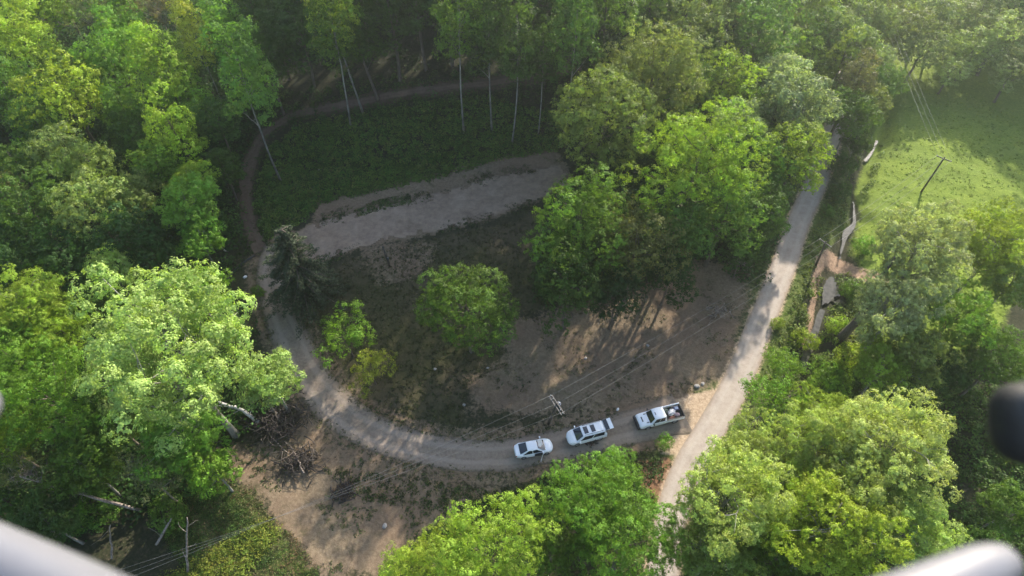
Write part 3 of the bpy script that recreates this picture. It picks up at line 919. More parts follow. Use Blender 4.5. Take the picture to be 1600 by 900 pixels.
(1540,860,40,'bush','mid','B','green bush in the dark corner behind the right drone arm'),
# standing alone in the lot
(733,482,80,'dome','lone','O','round green tree standing alone in the middle of the grassy lot'),
(540,520,52,'young','vivid','O','small bright green tree in the left part of the grassy lot'),
(580,575,36,'young','gold','O','sparse yellowish sapling at the foot of the small bright green tree'),
(464,425,62,'spruce','spruce','O','dark spruce between the gravel drive and the gravel lot'),
(1040,690,15,'bush','vivid','O','small round green bush between the pickup truck and the reddish bank'),
(402,455,12,'bush','mid','O','little weed clump on the left edge of the drive'),
]
for row in T:
    hs = .80 if row[3] == 'spruce' else (.85 if row[5] == 'O' and row[3] != 'bush' else 1.0)
    cat = 'bush' if row[3] == 'bush' else 'tree'
    lean = (0, 0)
    if 'long leaning white trunk' in row[6]: lean = (0, -.12)
    tree(*row[:3], row[3], row[4], row[5], row[6], lean, hs, cat)

# ------------------------------------------------------------ woods mostly outside the frame, added mainly to cast shade
def plain_tree(x, y, r, kind, label, group, col='dark'):
    lst = PROTO[kind]; cm, tm, hc = lst[int(abs(x * 7 + y * 3)) % len(lst)]
    rg = random.Random(int(x * 31 + y * 17))
    e = empty(NAMEOF[kind], (x, y, H(x, y) - .05), rg.uniform(0, 6.28), label, 'tree', group)
    e.scale = (r, r, r)
    c = link('crown', cm, e); c.location = (0, 0, hc)
    b = COLS[col]; k = rg.uniform(.85, 1.2); c.color = (b[0] * k, b[1] * k, b[2] * k, 1)
    link('trunk', tm, e)
rr = random.Random(4)
for gy_ in range(6):
    for gx_ in range(14):
        x = -38 + gx_ * 7.2 + rr.uniform(-2, 2) + (gy_ % 2) * 3.5; y = 127 + gy_ * 7.0 + rr.uniform(-2, 2)
        if x > 56 + (y - 134) * .3 or (x < -12 and y > 138): continue
        plain_tree(x, y, rr.uniform(5.2, 6.8), 'maple' if rr.random() < .5 else 'tall', 'dark tree added to the hillside woods along the upper edge to shade the lot', 'hillside trees added along the upper edge for shade', rr.choice(['dark', 'mid', 'dark', 'grey']))
for gy_ in range(6):
    for gx_ in range(3):
        x = 112 + gx_ * 9 + rr.uniform(-3, 3); y = 76 + gy_ * 13 + rr.uniform(-3, 3)
        plain_tree(x, y, rr.uniform(5, 7), 'maple', 'tree of the valley woods past the right edge', 'valley woods past the right edge', rr.choice(['dark', 'mid', 'grey']))
for k in range(16):
    plain_tree(109 + (k % 4) * 7 + rr.uniform(-1.5, 1.5), 112 + (k // 4) * 11 + rr.uniform(-2, 2), rr.uniform(7, 8.5), 'maple', 'tall hazy tree at the right edge shading the meadow', 'tall hazy trees along the right edge', rr.choice(['mid', 'grey']))
for gy_ in range(3):
    for gx_ in range(9):
        x = 68 + gx_ * 11 + rr.uniform(-3, 3); y = 190 + gy_ * 13 + rr.uniform(-3, 3)
        plain_tree(x, y, rr.uniform(6, 8), 'maple', 'hazy tree of the woods closing off the head of the meadow', 'woods closing off the head of the meadow', rr.choice(['mid', 'grey', 'grey']))

for k in range(34):
    x = rr.uniform(-34, 42); y = rr.uniform(116, 129)
    if pdist(np.array([x]), np.array([y]), TRAIL)[0] < 5: continue
    plain_tree(x, y, rr.uniform(3.6, 5.2), 'maple', 'dark understorey tree in the deep shade behind the dirt trail', 'understorey trees behind the dirt trail', rr.choice(['dark', 'deep', 'mid']))

for k, (x, y, r) in enumerate([(26, 84, 4.6), (33, 80, 4.4), (38, 88, 5), (30, 95, 5), (40, 98, 5), (22, 96, 5), (46, 104, 5), (34, 106, 5), (50, 96, 4.2), (43, 80, 3.8)]):
    plain_tree(x, y, r, 'maple', 'hidden tree added inside the grove to shade the bare earth', 'hidden trees added inside the grove for shade', rr.choice(['dark', 'mid']))  # fill trees added to stop sun leaking between the grove trunks

# ------------------------------------------------------------ ground cover: weeds, grass tufts, undergrowth (nobody could count them)
AVOID = [(DRIVE_P, 2.7), (TRAIL, 1.5), (ROAD, 2.4), (STREAM, 1.0)]
def scatter(poly, n, rg, excl=(), avoid=AVOID):
    P = np.array(poly); x0, y0 = P.min(0); x1, y1 = P.max(0)
    X = rg.uniform(x0, x1, n); Y = rg.uniform(y0, y1, n)
    k = inpoly(X, Y, poly)
    for path, w in avoid: k &= pdist(X, Y, path) > w + rg.uniform(-.4, .5, n)
    for q in excl: k &= ~inpoly(X, Y, q)
    return X[k], Y[k]

def clumpy(X, Y):
    k = np.sin(X * .42 + 2 * np.sin(Y * .23)) * np.sin(Y * .38 + 1.7 * np.sin(X * .19)) > .12
    return X[k], Y[k]
def along(path, n, rg, off, spread, closed=False):
    P = np.array(list(path) + ([path[0]] if closed else [])); seg = np.hypot(*np.diff(P, axis=0).T); s = np.r_[0, np.cumsum(seg)]
    u = rg.uniform(0, s[-1], n); X = np.interp(u, s, P[:, 0]); Y = np.interp(u, s, P[:, 1]); i = np.clip(np.searchsorted(s, u) - 1, 0, len(seg) - 1)
    d = np.diff(P, axis=0)[i] / seg[i][:, None]; o = rg.choice([-1, 1], n) * off + rg.normal(size=n) * spread
    return X - d[:, 1] * o, Y + d[:, 0] * o

def cover(name, label, zones, cat=None, seed=1):
    """zones: (X, Y, clump radius, height, leaves per clump, leaf size, colour, colour spread)"""
    rg = np.random.default_rng(seed)
    Vs, Cs = [], []
    for (X, Y, rad, hh, per, leaf, col, spread) in zones:
        n = len(X)
        if n == 0: continue
        r = rad * rg.uniform(.5, 1.3, n); h = hh * rg.uniform(.5, 1.25, n)
        ctr = np.c_[X, Y, Hn(X, Y)]
        d = unit(n * per, rg); d[:, 2] = np.abs(d[:, 2])
        rr_ = rg.uniform(.6, 1.05, n * per)[:, None]
        pts = np.repeat(ctr, per, 0) + d * rr_ * np.repeat(np.c_[r, r, h], per, 0)
        Nn = d * .7 + unit(len(pts), rg) * .6 + np.array([0, 0, .5]); Nn /= np.linalg.norm(Nn, axis=1)[:, None]
        t = np.cross(Nn, unit(len(pts), rg)); t /= np.linalg.norm(t, axis=1)[:, None] + 1e-9; b = np.cross(Nn, t)
        s = (leaf * rg.uniform(.6, 1.4, len(pts)))[:, None]
        V = np.stack([pts - t * s * .5, pts + b * s * .32, pts + t * s * .5, pts - b * s * .32], 1).reshape(-1, 3)
        k = np.repeat(rg.uniform(1 - spread, 1 + spread, n), per) * rg.uniform(.85, 1.15, n * per)
        tint = np.repeat(rg.uniform(.8, 1.25, (n, 1)), per, 0)
        c = np.array(col)[None, :] * k[:, None]; c[:, 0:1] *= tint
        Vs.append(V); Cs.append(np.repeat(np.c_[c, np.ones(len(c))], 4, 0))
    V = np.vstack(Vs); C = np.vstack(Cs)
    o = link(name, npmesh(name, V, np.arange(len(V)).reshape(-1, 4), False, {'col': C}), None, LEAFV)
    return tag(o, label, cat, kind='stuff')

rg = np.random.default_rng(77)
WOODS_L = P_((-60,-40),(440,-40),(420,110),(440,180),(400,225),(376,300),(372,370),(395,400),(345,440),(420,560),(440,640),(330,700),(330,760),(210,800),(100,860),(-60,800))
WOODS_T = P_((440,-60),(1300,-60),(1290,130),(1225,280),(1190,330),(1150,380),(900,420),(850,400),(900,300),(900,250),(850,150),(600,110),(480,130))
BANK = P_((400,380),(398,290),(420,230),(470,195),(600,172),(760,150),(870,180),(880,235),(780,248),(640,288),(500,318),(480,345),(430,370))
CREEKSIDE = P_((1345,90),(1390,90),(1392,180),(1375,260),(1345,320),(1345,400),(1330,410),(1310,395),(1310,330),(1330,240))
BANKR = P_((1262,440),(1310,430),(1345,440),(1380,455),(1400,520),(1340,600),(1250,640),(1180,660),(1200,590),(1235,520))
FRONTR = P_((1100,760),(1180,660),(1340,560),(1500,560),(1620,540),(1640,940),(1040,960))
FRONTL = P_((740,790),(880,740),(960,720),(1040,720),(1035,800),(1000,960),(560,960),(620,870))
EDGE = P_((1040,300),(1260,300),(1240,360),(1200,440),(1160,440),(1100,400),(1000,440),(900,480),(830,470),(860,400))
z = []
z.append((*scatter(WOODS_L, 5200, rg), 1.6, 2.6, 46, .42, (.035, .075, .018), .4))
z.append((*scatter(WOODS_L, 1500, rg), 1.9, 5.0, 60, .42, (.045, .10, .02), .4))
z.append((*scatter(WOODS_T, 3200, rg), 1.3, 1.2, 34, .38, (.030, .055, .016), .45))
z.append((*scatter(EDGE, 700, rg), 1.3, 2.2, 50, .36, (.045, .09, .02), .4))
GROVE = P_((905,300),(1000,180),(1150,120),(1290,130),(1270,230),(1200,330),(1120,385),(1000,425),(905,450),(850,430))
z.append((*scatter(GROVE, 1300, rg, avoid=[(ROAD, 5.5)]), 2.0, 7.5, 90, .42, (.055, .10, .02), .4))  # tall growth added under the grove to block sun streaks on the earth
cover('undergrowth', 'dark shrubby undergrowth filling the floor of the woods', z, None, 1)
z = []
z.append((*scatter(BANK, 9000, rg), .55, .45, 14, .30, (.085, .15, .028), .5))
z.append((*scatter(BANK, 900, rg), .9, .8, 30, .32, (.09, .17, .03), .4))
z.append((*scatter(GRASSROW, 420, rg), .4, .2, 12, .2, (.07, .11, .03), .5))
z.append((*scatter(OLIVE, 5200, rg), .35, .14, 9, .18, (.055, .065, .024), .4))
z.append((*clumpy(*scatter(BARE_MID, 1500, rg)), .45, .15, 9, .2, (.09, .095, .045), .4))
z.append((*clumpy(*scatter(BARE_LOW, 1500, rg, excl=[SAND])), .5, .16, 12, .2, (.07, .095, .035), .4))
z.append((*clumpy(*along(LOT_TOP, 1500, rg, 0, .8, True)), .4, .16, 11, .18, (.055, .08, .028), .4))
z.append((*along(DRIVE_P[3:], 1200, rg, 2.5, .45), .35, .12, 9, .16, (.085, .095, .042), .4))
z.append((*along(TRAIL, 900, rg, 1.4, .4), .4, .25, 12, .22, (.05, .085, .02), .45))
z.append((*scatter(P_((440,150),(700,112),(900,105),(905,185),(760,160),(600,182),(440,215)), 420, rg, avoid=[(TRAIL, .9)]), 1.0, 1.5, 40, .3, (.05, .10, .022), .4))
z.append((*scatter(P_((1195,290),(1232,300),(1212,360),(1190,410),(1150,405),(1160,350)), 260, rg), 1.5, 5.0, 80, .36, (.06, .11, .022), .4))
z.append((*clumpy(*scatter(BANK, 2600, rg)), .7, .6, 16, .26, (.13, .17, .05), .5))
z.append((*scatter(BANK, 500, rg), 1.0, 1.2, 40, .30, (.055, .12, .02), .4))
z.append((*clumpy(*scatter(PIT, 5200, rg, excl=[])), .55, .3, 13, .15, (.06, .10, .022), .7))
z.append((*scatter(PIT, 1000, rg, excl=[]), .4, .2, 10, .15, (.07, .11, .025), .6))
z.append((*scatter(PIT, 1500, rg, excl=[]), .7, .2, 12, .16, (.12, .10, .05), .5))
z.append((*scatter(P_((250,905),(300,880),(420,810),(440,830),(380,905)), 700, rg), .7, .7, 18, .2, (.16, .20, .03), .4))
z.append((*scatter(P_((500,730),(640,745),(760,765),(900,740),(1030,690),(1050,730),(880,790),(700,800),(560,780)), 1500, rg), .5, .2, 12, .2, (.055, .075, .022), .45))
cover('weeds', 'low green and dry weeds over the banks and the lot', z, None, 2)
z = []
z.append((*scatter(FIELD, 4500, rg), .34, .16, 12, .15, (.15, .215, .028), .35))
z.append((*clumpy(*scatter(FIELD, 1500, rg)), .30, .22, 12, .16, (.09, .14, .02), .4))
z.append((*scatter(VERGE, 3600, rg), .5, .4, 13, .24, (.10, .14, .025), .45))
z.append((*scatter(CREEKSIDE, 1000, rg), .8, .9, 30, .3, (.10, .15, .03), .5))
z.append((*scatter(BANKR, 900, rg, excl=[TANPATH, POND, POND2]), .9, 1.1, 40, .3, (.12, .17, .03), .5))
z.append((*scatter(FRONTR, 2400, rg), 1.3, 1.3, 44, .32, (.06, .11, .02), .5))
z.append((*scatter(FRONTL, 700, rg), 1.0, .7, 30, .3, (.05, .09, .02), .4))
cover('meadow_grass', 'rank grass and low plants of the meadow and creek banks', z, None, 3)

# ------------------------------------------------------------ the haze of the valley
def haze():
    m = bpy.data.materials.new('valley_haze'); m.use_nodes = True; nt = m.node_tree
    nt.nodes.remove(nt.nodes['Principled BSDF'])
    v = nt.nodes.new('ShaderNodeVolumePrincipled')
    v.inputs['Color'].default_value = (.86, .90, .95, 1)
    v.inputs['Density'].default_value = HAZE_D
    v.inputs['Anisotropy'].default_value = .87
    nt.links.new(v.outputs[0], nt.nodes['Material Output'].inputs['Volume'])
    o = box('haze', (20, 240, 48), (900, 820, 108), m)
    o.scale = (1, 1, 1)
    tag(o, kind='stuff')
HAZE_D = .00072
haze()

# ------------------------------------------------------------ cars
def paint(name, col):
    m, nt, p = newmat(name)
    tc = nt.nodes.new('ShaderNodeTexCoord').outputs['Object']
    n = noise(nt, 1.3, 5, .65, tc)
    nt.links.new(ramp(nt, n, [(.35, tuple(c * .95 for c in col)), (.65, col)]), p.inputs['Base Color'])
    p.inputs['Roughness'].default_value = .32; p.inputs['Coat Weight'].default_value = .6; p.inputs['Coat Roughness'].default_value = .08
    return m
WHITE = paint('white_car_paint', (.88, .90, .92))
GLASS = simple('car_glass', (.012, .018, .028), .06, spec=.8, var=.2)
TYRE = simple('tyre_rubber', (.018, .018, .019), .8)
RIM = simple('wheel_alloy', (.45, .46, .48), .3, .8)
PLAST = simple('black_plastic', (.02, .02, .022), .55)
LAMPC = simple('lamp_clear', (.62, .66, .70), .1, spec=.8)
LAMPR = simple('lamp_red', (.35, .02, .015), .2)
SHADE = simple('windscreen_sunshade', (.55, .57, .56), .5, var=.2, scale=3)

def loft(bm, rings, cap=True):
    rows = [[bm.verts.new(p) for p in r] for r in rings]
    n = len(rows[0])
    for a, b in zip(rows[:-1], rows[1:]):
        for i in range(n):
            bm.faces.new((a[i], a[(i + 1) % n], b[(i + 1) % n], b[i]))
    if cap:
        bm.faces.new(rows[0][::-1]); bm.faces.new(rows[-1])

def body_mesh(bm, st):
    """stations: x, half width, bottom z, top z, crown"""
    rings = []
    for x, w, b, t, c in st:
        rings.append([(x, -w * .86, b), (x, -w, b + .14), (x, -w, t - .22), (x, -w * .965, t - .07), (x, -w * .84, t), (x, -w * .45, t + c * .8), (x, 0, t + c),
                      (x, w * .45, t + c * .8), (x, w * .84, t), (x, w * .965, t - .07), (x, w, t - .22), (x, w, b + .14), (x, w * .86, b)])
    loft(bm, rings)

def quad_panel(name, pts, mat, parent, off=.012, inset=.0, nsub=4, bulge=.0):
    """a slightly curved pane between four corners, set proud along its normal"""
    a, b, c, d = [Vector(p) for p in pts]
    cen = (a + b + c + d) / 4
    a, b, c, d = [q.lerp(cen, inset) for q in (a, b, c, d)]
    nrm = (b - a).cross(d - a).normalized()
    bm = bmesh.new(); g = []
    for j in range(nsub + 1):
        row = []
        for i in range(nsub + 1):
            u, v = i / nsub, j / nsub
            p = (a.lerp(b, u)).lerp(d.lerp(c, u), v) + nrm * (off + bulge * (1 - (2 * u - 1) ** 2))
            row.append(bm.verts.new(p))
        g.append(row)
    for j in range(nsub):
        for i in range(nsub): bm.faces.new((g[j][i], g[j][i + 1], g[j + 1][i + 1], g[j + 1][i]))
    r = bmesh.ops.extrude_face_region(bm, geom=list(bm.faces))
    for v in [v for v in r['geom'] if isinstance(v, bmesh.types.BMVert)]: v.co -= nrm * .02
    return bmobj(name, bm, mat, parent, True)

def wheel(parent, x, y, r, w=.23):
    bm = bmesh.new(); add_cyl(bm, (x, y - w / 2, r), (x, y + w / 2, r), r, n=24)
    t = bmobj('wheel', bm, TYRE, parent, True)
    s = 1 if y > 0 else -1
    bm = bmesh.new(); add_cyl(bm, (x, y + s * (w / 2 - .05), r), (x, y + s * (w / 2 + .006), r), r * .62, r * .58, 16)
    bmobj('rim', bm, RIM, t, True)

def vehicle(name, label, cat, loc, head, st, cab, L, W, wb, wr, roofmat=WHITE, group=None):
    root = empty(name, loc, head, label, cat, group)
    bm = bmesh.new(); body_mesh(bm, st); bmobj('body', bm, WHITE, root, True)
    # cab: front belt x, rear belt x, belt z, half w ; front roof x, rear roof x, roof z, half w
    bf, br, bz, bw, rf, rr_, rz, rw = cab
    def ring(f, r, z, w, rd):
        return [(f, -w + rd, z), (f + .03, 0, z), (f, w - rd, z), (f - rd, w, z), ((f + r) / 2, w + .02, z), (r + rd, w, z), (r, w - rd, z), (r, 0, z), (r, -w + rd, z), (r + rd, -w, z), ((f + r) / 2, -w - .02, z), (f - rd, -w, z)]
    bm = bmesh.new()
    loft(bm, [ring(bf, br, bz - .12, bw, .16), ring(rf + .06, rr_ - .05, rz - .06, rw + .02, .14), ring(rf - .04, rr_ + .05, rz - .005, rw - .05, .14), ring(rf - .3, rr_ + .3, rz + .03, rw - .28, .14)])
    bmobj('roof', bm, roofmat, root, True)
    k = .10
    quad_panel('windscreen', [(bf + .02, -bw + .12, bz), (bf + .02, bw - .12, bz), (rf + .06, rw - .10, rz - .05), (rf + .06, -rw + .10, rz - .05)], GLASS, root, .015, 0, 5, .03)
    for s in (-1, 1):
        n = 3
        x0, x1 = bf - .32, br + .30; X0, X1 = rf - .12, rr_ + .10
        for i in range(2):
            u0, u1 = i / 2 + .015, (i + 1) / 2 - .015
            lo0, lo1 = x0 + (x1 - x0) * u0, x0 + (x1 - x0) * u1; hi0, hi1 = X0 + (X1 - X0) * u0, X0 + (X1 - X0) * u1
            pts = [(lo1, s * bw, bz), (lo0, s * bw, bz), (hi0, s * (rw + .025), rz - .10), (hi1, s * (rw + .025), rz - .10)]
            if s > 0: pts = [pts[1], pts[0], pts[3], pts[2]]
            quad_panel('side_window', pts, GLASS, root, .022, 0.02)
        for x in (wb / 2 + .05, -wb / 2 + .0): wheel(root, x, s * (W / 2 - .12), wr)
        b2 = bmesh.new(); add_box(b2, (bf - .30, s * (W / 2 + .10), bz + .06), (.14, .24, .16), bevel=.03); bmobj('mirror', b2, WHITE if cat != 'pickup' else PLAST, root)
        b2 = bmesh.new(); add_box(b2, (st[-1][0] - .30, s * (W / 2 - .34), st[-2][3] - .03), (.20, .28, .10), rz=s * -.5, bevel=.03); bmobj('headlight', b2, LAMPC, root)
        b2 = bmesh.new(); add_box(b2, (st[0][0] + .12, s * (W / 2 - .26), st[1][3] - .16), (.12, .24, .14), rz=s * .5, bevel=.03); bmobj('taillight', b2, LAMPR, root)
    return root

def place2(pa, pb, dz=.0):
    """world position and heading of a vehicle from pixels of its tail and its nose"""
    a, b = at(*pa, dz), at(*pb, dz); m = (a + b) / 2
    return (m.x, m.y, H(m.x, m.y) + .06), math.atan2(b.y - a.y, b.x - a.x)

# white saloon, nose to the right, front door on its right side open
loc, hd = place2((807, 705), (860, 695), .8)
SD = [(-2.33, .45, .36, .74, .02), (-2.24, .70, .25, .90, .03), (-1.7, .90, .2, .99, .02), (-.6, .92, .2, .96, .0), (.9, .92, .2, .94, .02), (1.6, .90, .2, .88, .05), (2.0, .80, .22, .78, .06), (2.22, .58, .28, .66, .04), (2.34, .30, .36, .54, .02)]
sedan = vehicle('sedan', 'white sedan with its passenger door open, leftmost of the parked vehicles', 'car', loc, hd, SD, (1.28, -1.80, .95, .83, .35, -.85, 1.44, .60), 4.65, 1.84, 2.75, .33, group='white vehicles parked along the gravel drive')
quad_panel('rear_window', [(-1.75, .68, .99), (-1.75, -.68, .99), (-.86, -.55, 1.39), (-.86, .55, 1.39)], GLASS, sedan, .02, 0, 5, .03)
quad_panel('sunshade', [(1.10, -.30, 1.02), (1.10, .66, 1.02), (.50, .56, 1.35), (.50, -.30, 1.35)], SHADE, sedan, .045, 0, 3, .03)
bm = bmesh.new(); add_box(bm, (-.45, 0, .62), (1.0, .055, .62), bevel=.02)
door = bmobj('door', bm, WHITE, sedan, False, (.95, -.93, 0)); door.rotation_euler[2] = R(62)
bm = bmesh.new(); add_box(bm, (-.5, 0, 1.12), (.8, .03, .36), bevel=.01); bmobj('door_window', bm, GLASS, door)
box('dark_doorway_panel', (.42, -.925, .62), (.95, .03, .62), PLAST, sedan, bevel=.01)  # black panel stands in for the shade inside the open door

# white SUV, nose to the left, tailgate raised
loc, hd = place2((943, 670), (889, 686), .8)
SV = [(-2.40, .80, .42, 1.02, .0), (-2.34, .92, .3, 1.10, .0), (-1.6, .97, .26, 1.12, .0), (0, .97, .26, 1.08, .0), (1.0, .97, .26, 1.07, .02), (1.7, .95, .26, 1.03, .05), (2.1, .87, .28, .95, .06), (2.34, .68, .32, .80, .04), (2.48, .38, .40, .64, .02)]
suv = vehicle('suv', 'white suv with two dark sunroofs and raised tailgate, middle of the parked vehicles', 'suv', loc, hd, SV, (1.48, -2.32, 1.08, .90, .66, -2.15, 1.70, .74), 4.9, 1.94, 2.85, .37, group='white vehicles parked along the gravel drive')
for x in (.18, -.72): box('sunroof', (x, 0, 1.752), (.52, .92, .03), GLASS, suv, bevel=.012)
for s in (-1, 1):
    b2 = bmesh.new(); add_cyl(b2, (.45, s * .64, 1.80), (-1.85, s * .64, 1.80), .022, n=8); add_box(b2, (.4, s * .64, 1.76), (.08, .04, .06)); add_box(b2, (-1.8, s * .64, 1.76), (.08, .04, .06)); bmobj('roof_rail', b2, PLAST, suv)
bm = bmesh.new(); add_box(bm, (-.55, 0, 0), (1.0, 1.42, .07), bevel=.03)
tg = bmobj('tailgate', bm, WHITE, suv, False, (-2.14, 0, 1.72)); tg.rotation_euler[1] = R(8)
box('tailgate_window', (-.31, 0, .04), (.50, 1.38, .03), GLASS, tg, bevel=.01)
box('dark_cargo_panel', (-2.40, 0, 1.18), (.06, 1.36, .78), PLAST, suv, bevel=.02)  # black sheet gives the dark of the hold under the raised tailgate

# white pickup, nose to the left
loc, hd = place2((1066, 642), (994, 658), .9)
TR = [(-.62, .96, .42, 1.16, .0), (0, .98, .4, 1.16, .0), (1.2, .98, .4, 1.18, .0), (1.9, .97, .4, 1.16, .05), (2.5, .95, .4, 1.12, .06), (2.78, .90, .42, 1.04, .05), (2.88, .80, .5, .94, .02)]
truck = vehicle('pickup_truck', 'white crew-cab pickup truck with loaded open bed, rightmost of the parked vehicles', 'pickup', loc, hd, TR, (1.50, -.66, 1.18, .90, .95, -.48, 1.86, .74), 5.9, 1.98, 3.5, .41, group='white vehicles parked along the gravel drive')
for nm, c, s_, m_ in (('bed_floor', (-1.8, 0, .66), (2.3, 1.7, .08), PLAST), ('bed_side', (-1.8, .95, .93), (2.36, .09, .54), WHITE), ('bed_side', (-1.8, -.95, .93), (2.36, .09, .54), WHITE),
                      ('tailgate', (-2.97, 0, .93), (.10, 1.86, .54), PLAST), ('front_bulkhead', (-.66, 0, .93), (.06, 1.8, .54), PLAST),
                      ('bed_rail', (-1.8, .95, 1.215), (2.4, .13, .04), PLAST), ('bed_rail', (-1.8, -.95, 1.215), (2.4, .13, .04), WHITE),
                      ('rear_bumper', (-3.06, 0, .58), (.16, 1.8, .2), PLAST), ('front_bumper', (2.98, 0, .62), (.26, 1.86, .36), PLAST),
                      ('bed_liner', (-1.8, .885, .95), (2.28, .03, .48), PLAST)):
    box(nm, c, s_, m_, truck, bevel=.015)
box('bonnet_scoop', (2.35, .0, 1.20), (.14, .68, .05), PLAST, truck, bevel=.015)
for s in (-1, 1):
    box('bonnet_vent', (1.78, s * .60, 1.21), (.34, .09, .04), PLAST, truck, bevel=.01)
box('grille', (2.93, 0, .86), (.06, 1.2, .26), PLAST, truck, bevel=.01)
box('roof_light', (.72, 0, 1.905), (.07, .40, .03), PLAST, truck, bevel=.01)
# the load in the bed: each thing its own
TM = truck.matrix_basis.copy()
TM = Matrix.Translation(Vector(loc)) @ Matrix.Rotation(hd, 4, 'Z')
def in_bed(p): return TM @ Vector(p)
def crumple(name, label, cat, p, size, mat, seed, rz=0):
    bm = bmesh.new(); bmesh.ops.create_icosphere(bm, subdivisions=3, radius=1)
    rg_ = random.Random(seed); ph = [rg_.uniform(0, 6) for _ in range(6)]
    for v in bm.verts:
        c = v.co; k = 1 + .16 * math.sin(c.x * 6 + ph[0]) * math.sin(c.y * 7 + ph[1]) + .12 * math.sin(c.z * 9 + ph[2] + c.x * 5)
        v.co = Vector((c.x * k * size[0] / 2, c.y * k * size[1] / 2, max(c.z * k, -.75) * size[2] / 2))
    o = bmobj(name, bm, mat, None, False, in_bed(p) + Vector((0, 0, .75 * size[2] / 2))); o.rotation_euler[2] = hd + rz
    return tag(o, label, cat, 'load in the bed of the pickup truck')
CLW = simple('white_sheeting', (.68, .66, .66), .6); CLP = simple('pink_cloth', (.50, .36, .36), .7); CLB = simple('blue_plastic', (.04, .06, .16), .4)
CLG = simple('green_grey_canvas', (.16, .19, .15), .8); CLR = simple('rust_brown_sacking', (.22, .09, .06), .8)
crumple('sheet_bundle', 'crumpled white sheeting heaped in the middle of the truck bed', 'sheet', (-1.65, -.08, .70), (1.05, .75, .6), CLW, 1, .5)
crumple('cloth_bundle', 'small pinkish cloth bundle at the near side of the truck bed', 'bundle', (-2.2, .35, .70), (.7, .5, .45), CLP, 2, -.3)
crumple('canvas_bag', 'grey-green canvas bag behind the truck cab', 'bag', (-1.05, -.45, .70), (.6, .6, .55), CLG, 3)
crumple('sack', 'rusty brown sack by the side wall of the truck bed', 'sack', (-1.45, .58, .70), (.8, .4, .4), CLR, 4, .1)
tb = empty('storage_tote', in_bed((-2.45, -.45, .70)), hd, 'dark blue plastic tote with pale lid at the back of the truck bed', 'tote', 'load in the bed of the pickup truck')
box('tub', (0, 0, .17), (.62, .48, .34), CLB, tb, bevel=.02); box('lid', (0, -.02, .355), (.40, .34, .03), simple('pale_blue_lid', (.30, .38, .50), .5), tb, bevel=.01)

# ------------------------------------------------------------ utility poles and wires
CERAM = simple('pale_insulator', (.38, .38, .36), .3); STEEL = simple('galvanised_steel', (.14, .15, .17), .4, .6); ARMW = simple('weathered_crossarm', (.12, .11, .10), .8)
WIREM = simple('aluminium_wire', (.24, .24, .23), .6)
def upole(base, top, arm_dir, arm_len, label, double=True, transformer=True, group='utility poles carrying the overhead wires'):
    base, top = Vector(base), Vector(top)
    r = empty('utility_pole', base, 0, label, 'utility pole', group)
    v = top - base
    o = link('pole', tubes('pole', [([(0, 0, -.3), tuple(v * .5), tuple(v)], [.17, .14, .11])], 10), r, POLEW)
    a = Vector((arm_dir[0], arm_dir[1], 0)).normalized(); n = Vector((-a.y, a.x, 0))
    zt = v - Vector((0, 0, .35)); ends = []
    for s in ((-1, 1) if double else (1,)):
        bm = bmesh.new(); add_box(bm, tuple(zt + n * s * .17), (arm_len, .10, .12), rz=math.atan2(a.y, a.x)); bmobj('crossarm', bm, ARMW, r)
    for k in (-.48, -.30, .30, .48) if double else (-.46, 0, .46):
        q = zt + a * arm_len * k
        bm = bmesh.new(); add_cyl(bm, q + Vector((0, 0, .06)), q + Vector((0, 0, .20)), .04, .06, 8); add_cyl(bm, q + Vector((0, 0, .20)), q + Vector((0, 0, .30)), .05, .03, 8); bmobj('insulator', bm, CERAM, r)
    if transformer:
        c = v * .84 + n * .42
        bm = bmesh.new(); add_cyl(bm, c + Vector((0, 0, -.45)), c + Vector((0, 0, .40)), .27, n=16); add_cyl(bm, c + Vector((0, 0, .40)), c + Vector((0, 0, .5)), .2, .08, 12)
        bmobj('transformer', bm, STEEL, r, True)
    return [base + zt + a * arm_len * k + Vector((0, 0, .28)) for k in (-.46, 0, .46)]
b1 = at(857, 661); A0 = at(862, 617, 10.6); A1 = at(880, 643, 10.6); T1 = at(870, 630, 11)
W1 = upole(b1, (T1.x, T1.y, b1.z + 11), (A1.x - A0.x, A1.y - A0.y), 2.6, 'dark pole with double crossarm and transformer above the parked vehicles')
b2_ = at(1275, 414); T2 = at(1291, 377, 7.5); dW = Vector((T2.x - T1.x, T2.y - T1.y, 0)).normalized(); nW = (dW.y, -dW.x)
W2 = upole(b2_, (T2.x, T2.y, b2_.z + 7.5), nW, 2.0, 'short thin pole between the road and the creek', False, False)
b3 = at(1440, 299); T3 = at(1476, 246, 10)
W3 = upole(b3, (T3.x, T3.y, b3.z + 10), (.75, -.66), 2.2, 'lone leaning pole standing in the bright meadow', False, False)
def wire(a, b, sag, label):
    t = np.linspace(0, 1, 22)[:, None]
    P = np.array(a)[None] * (1 - t) + np.array(b)[None] * t; P[:, 2] -= (4 * sag * t * (1 - t))[:, 0]
    o = link('overhead_wire', tubes('overhead_wire', [(P, [.014 if 'meadow' in label else .0085] * 22)], 4), None, WIREM)
    return tag(o, label, 'wire', 'overhead wires')
far = at(1378, 84, 9); W4 = [Vector((far.x + 10 + k * .8, far.y + 45, far.z + 4)) for k in (-1, 0, 1)]
lft = at(208, 886, 7); dl = (Vector((lft.x, lft.y, lft.z)) - T1); 
W0 = [T1 + dl * 1.25 + Vector((.35 * k, -.9 * k, 0)) for k in (-1, 0, 1)]
NM = ('upper', 'middle', 'lower')
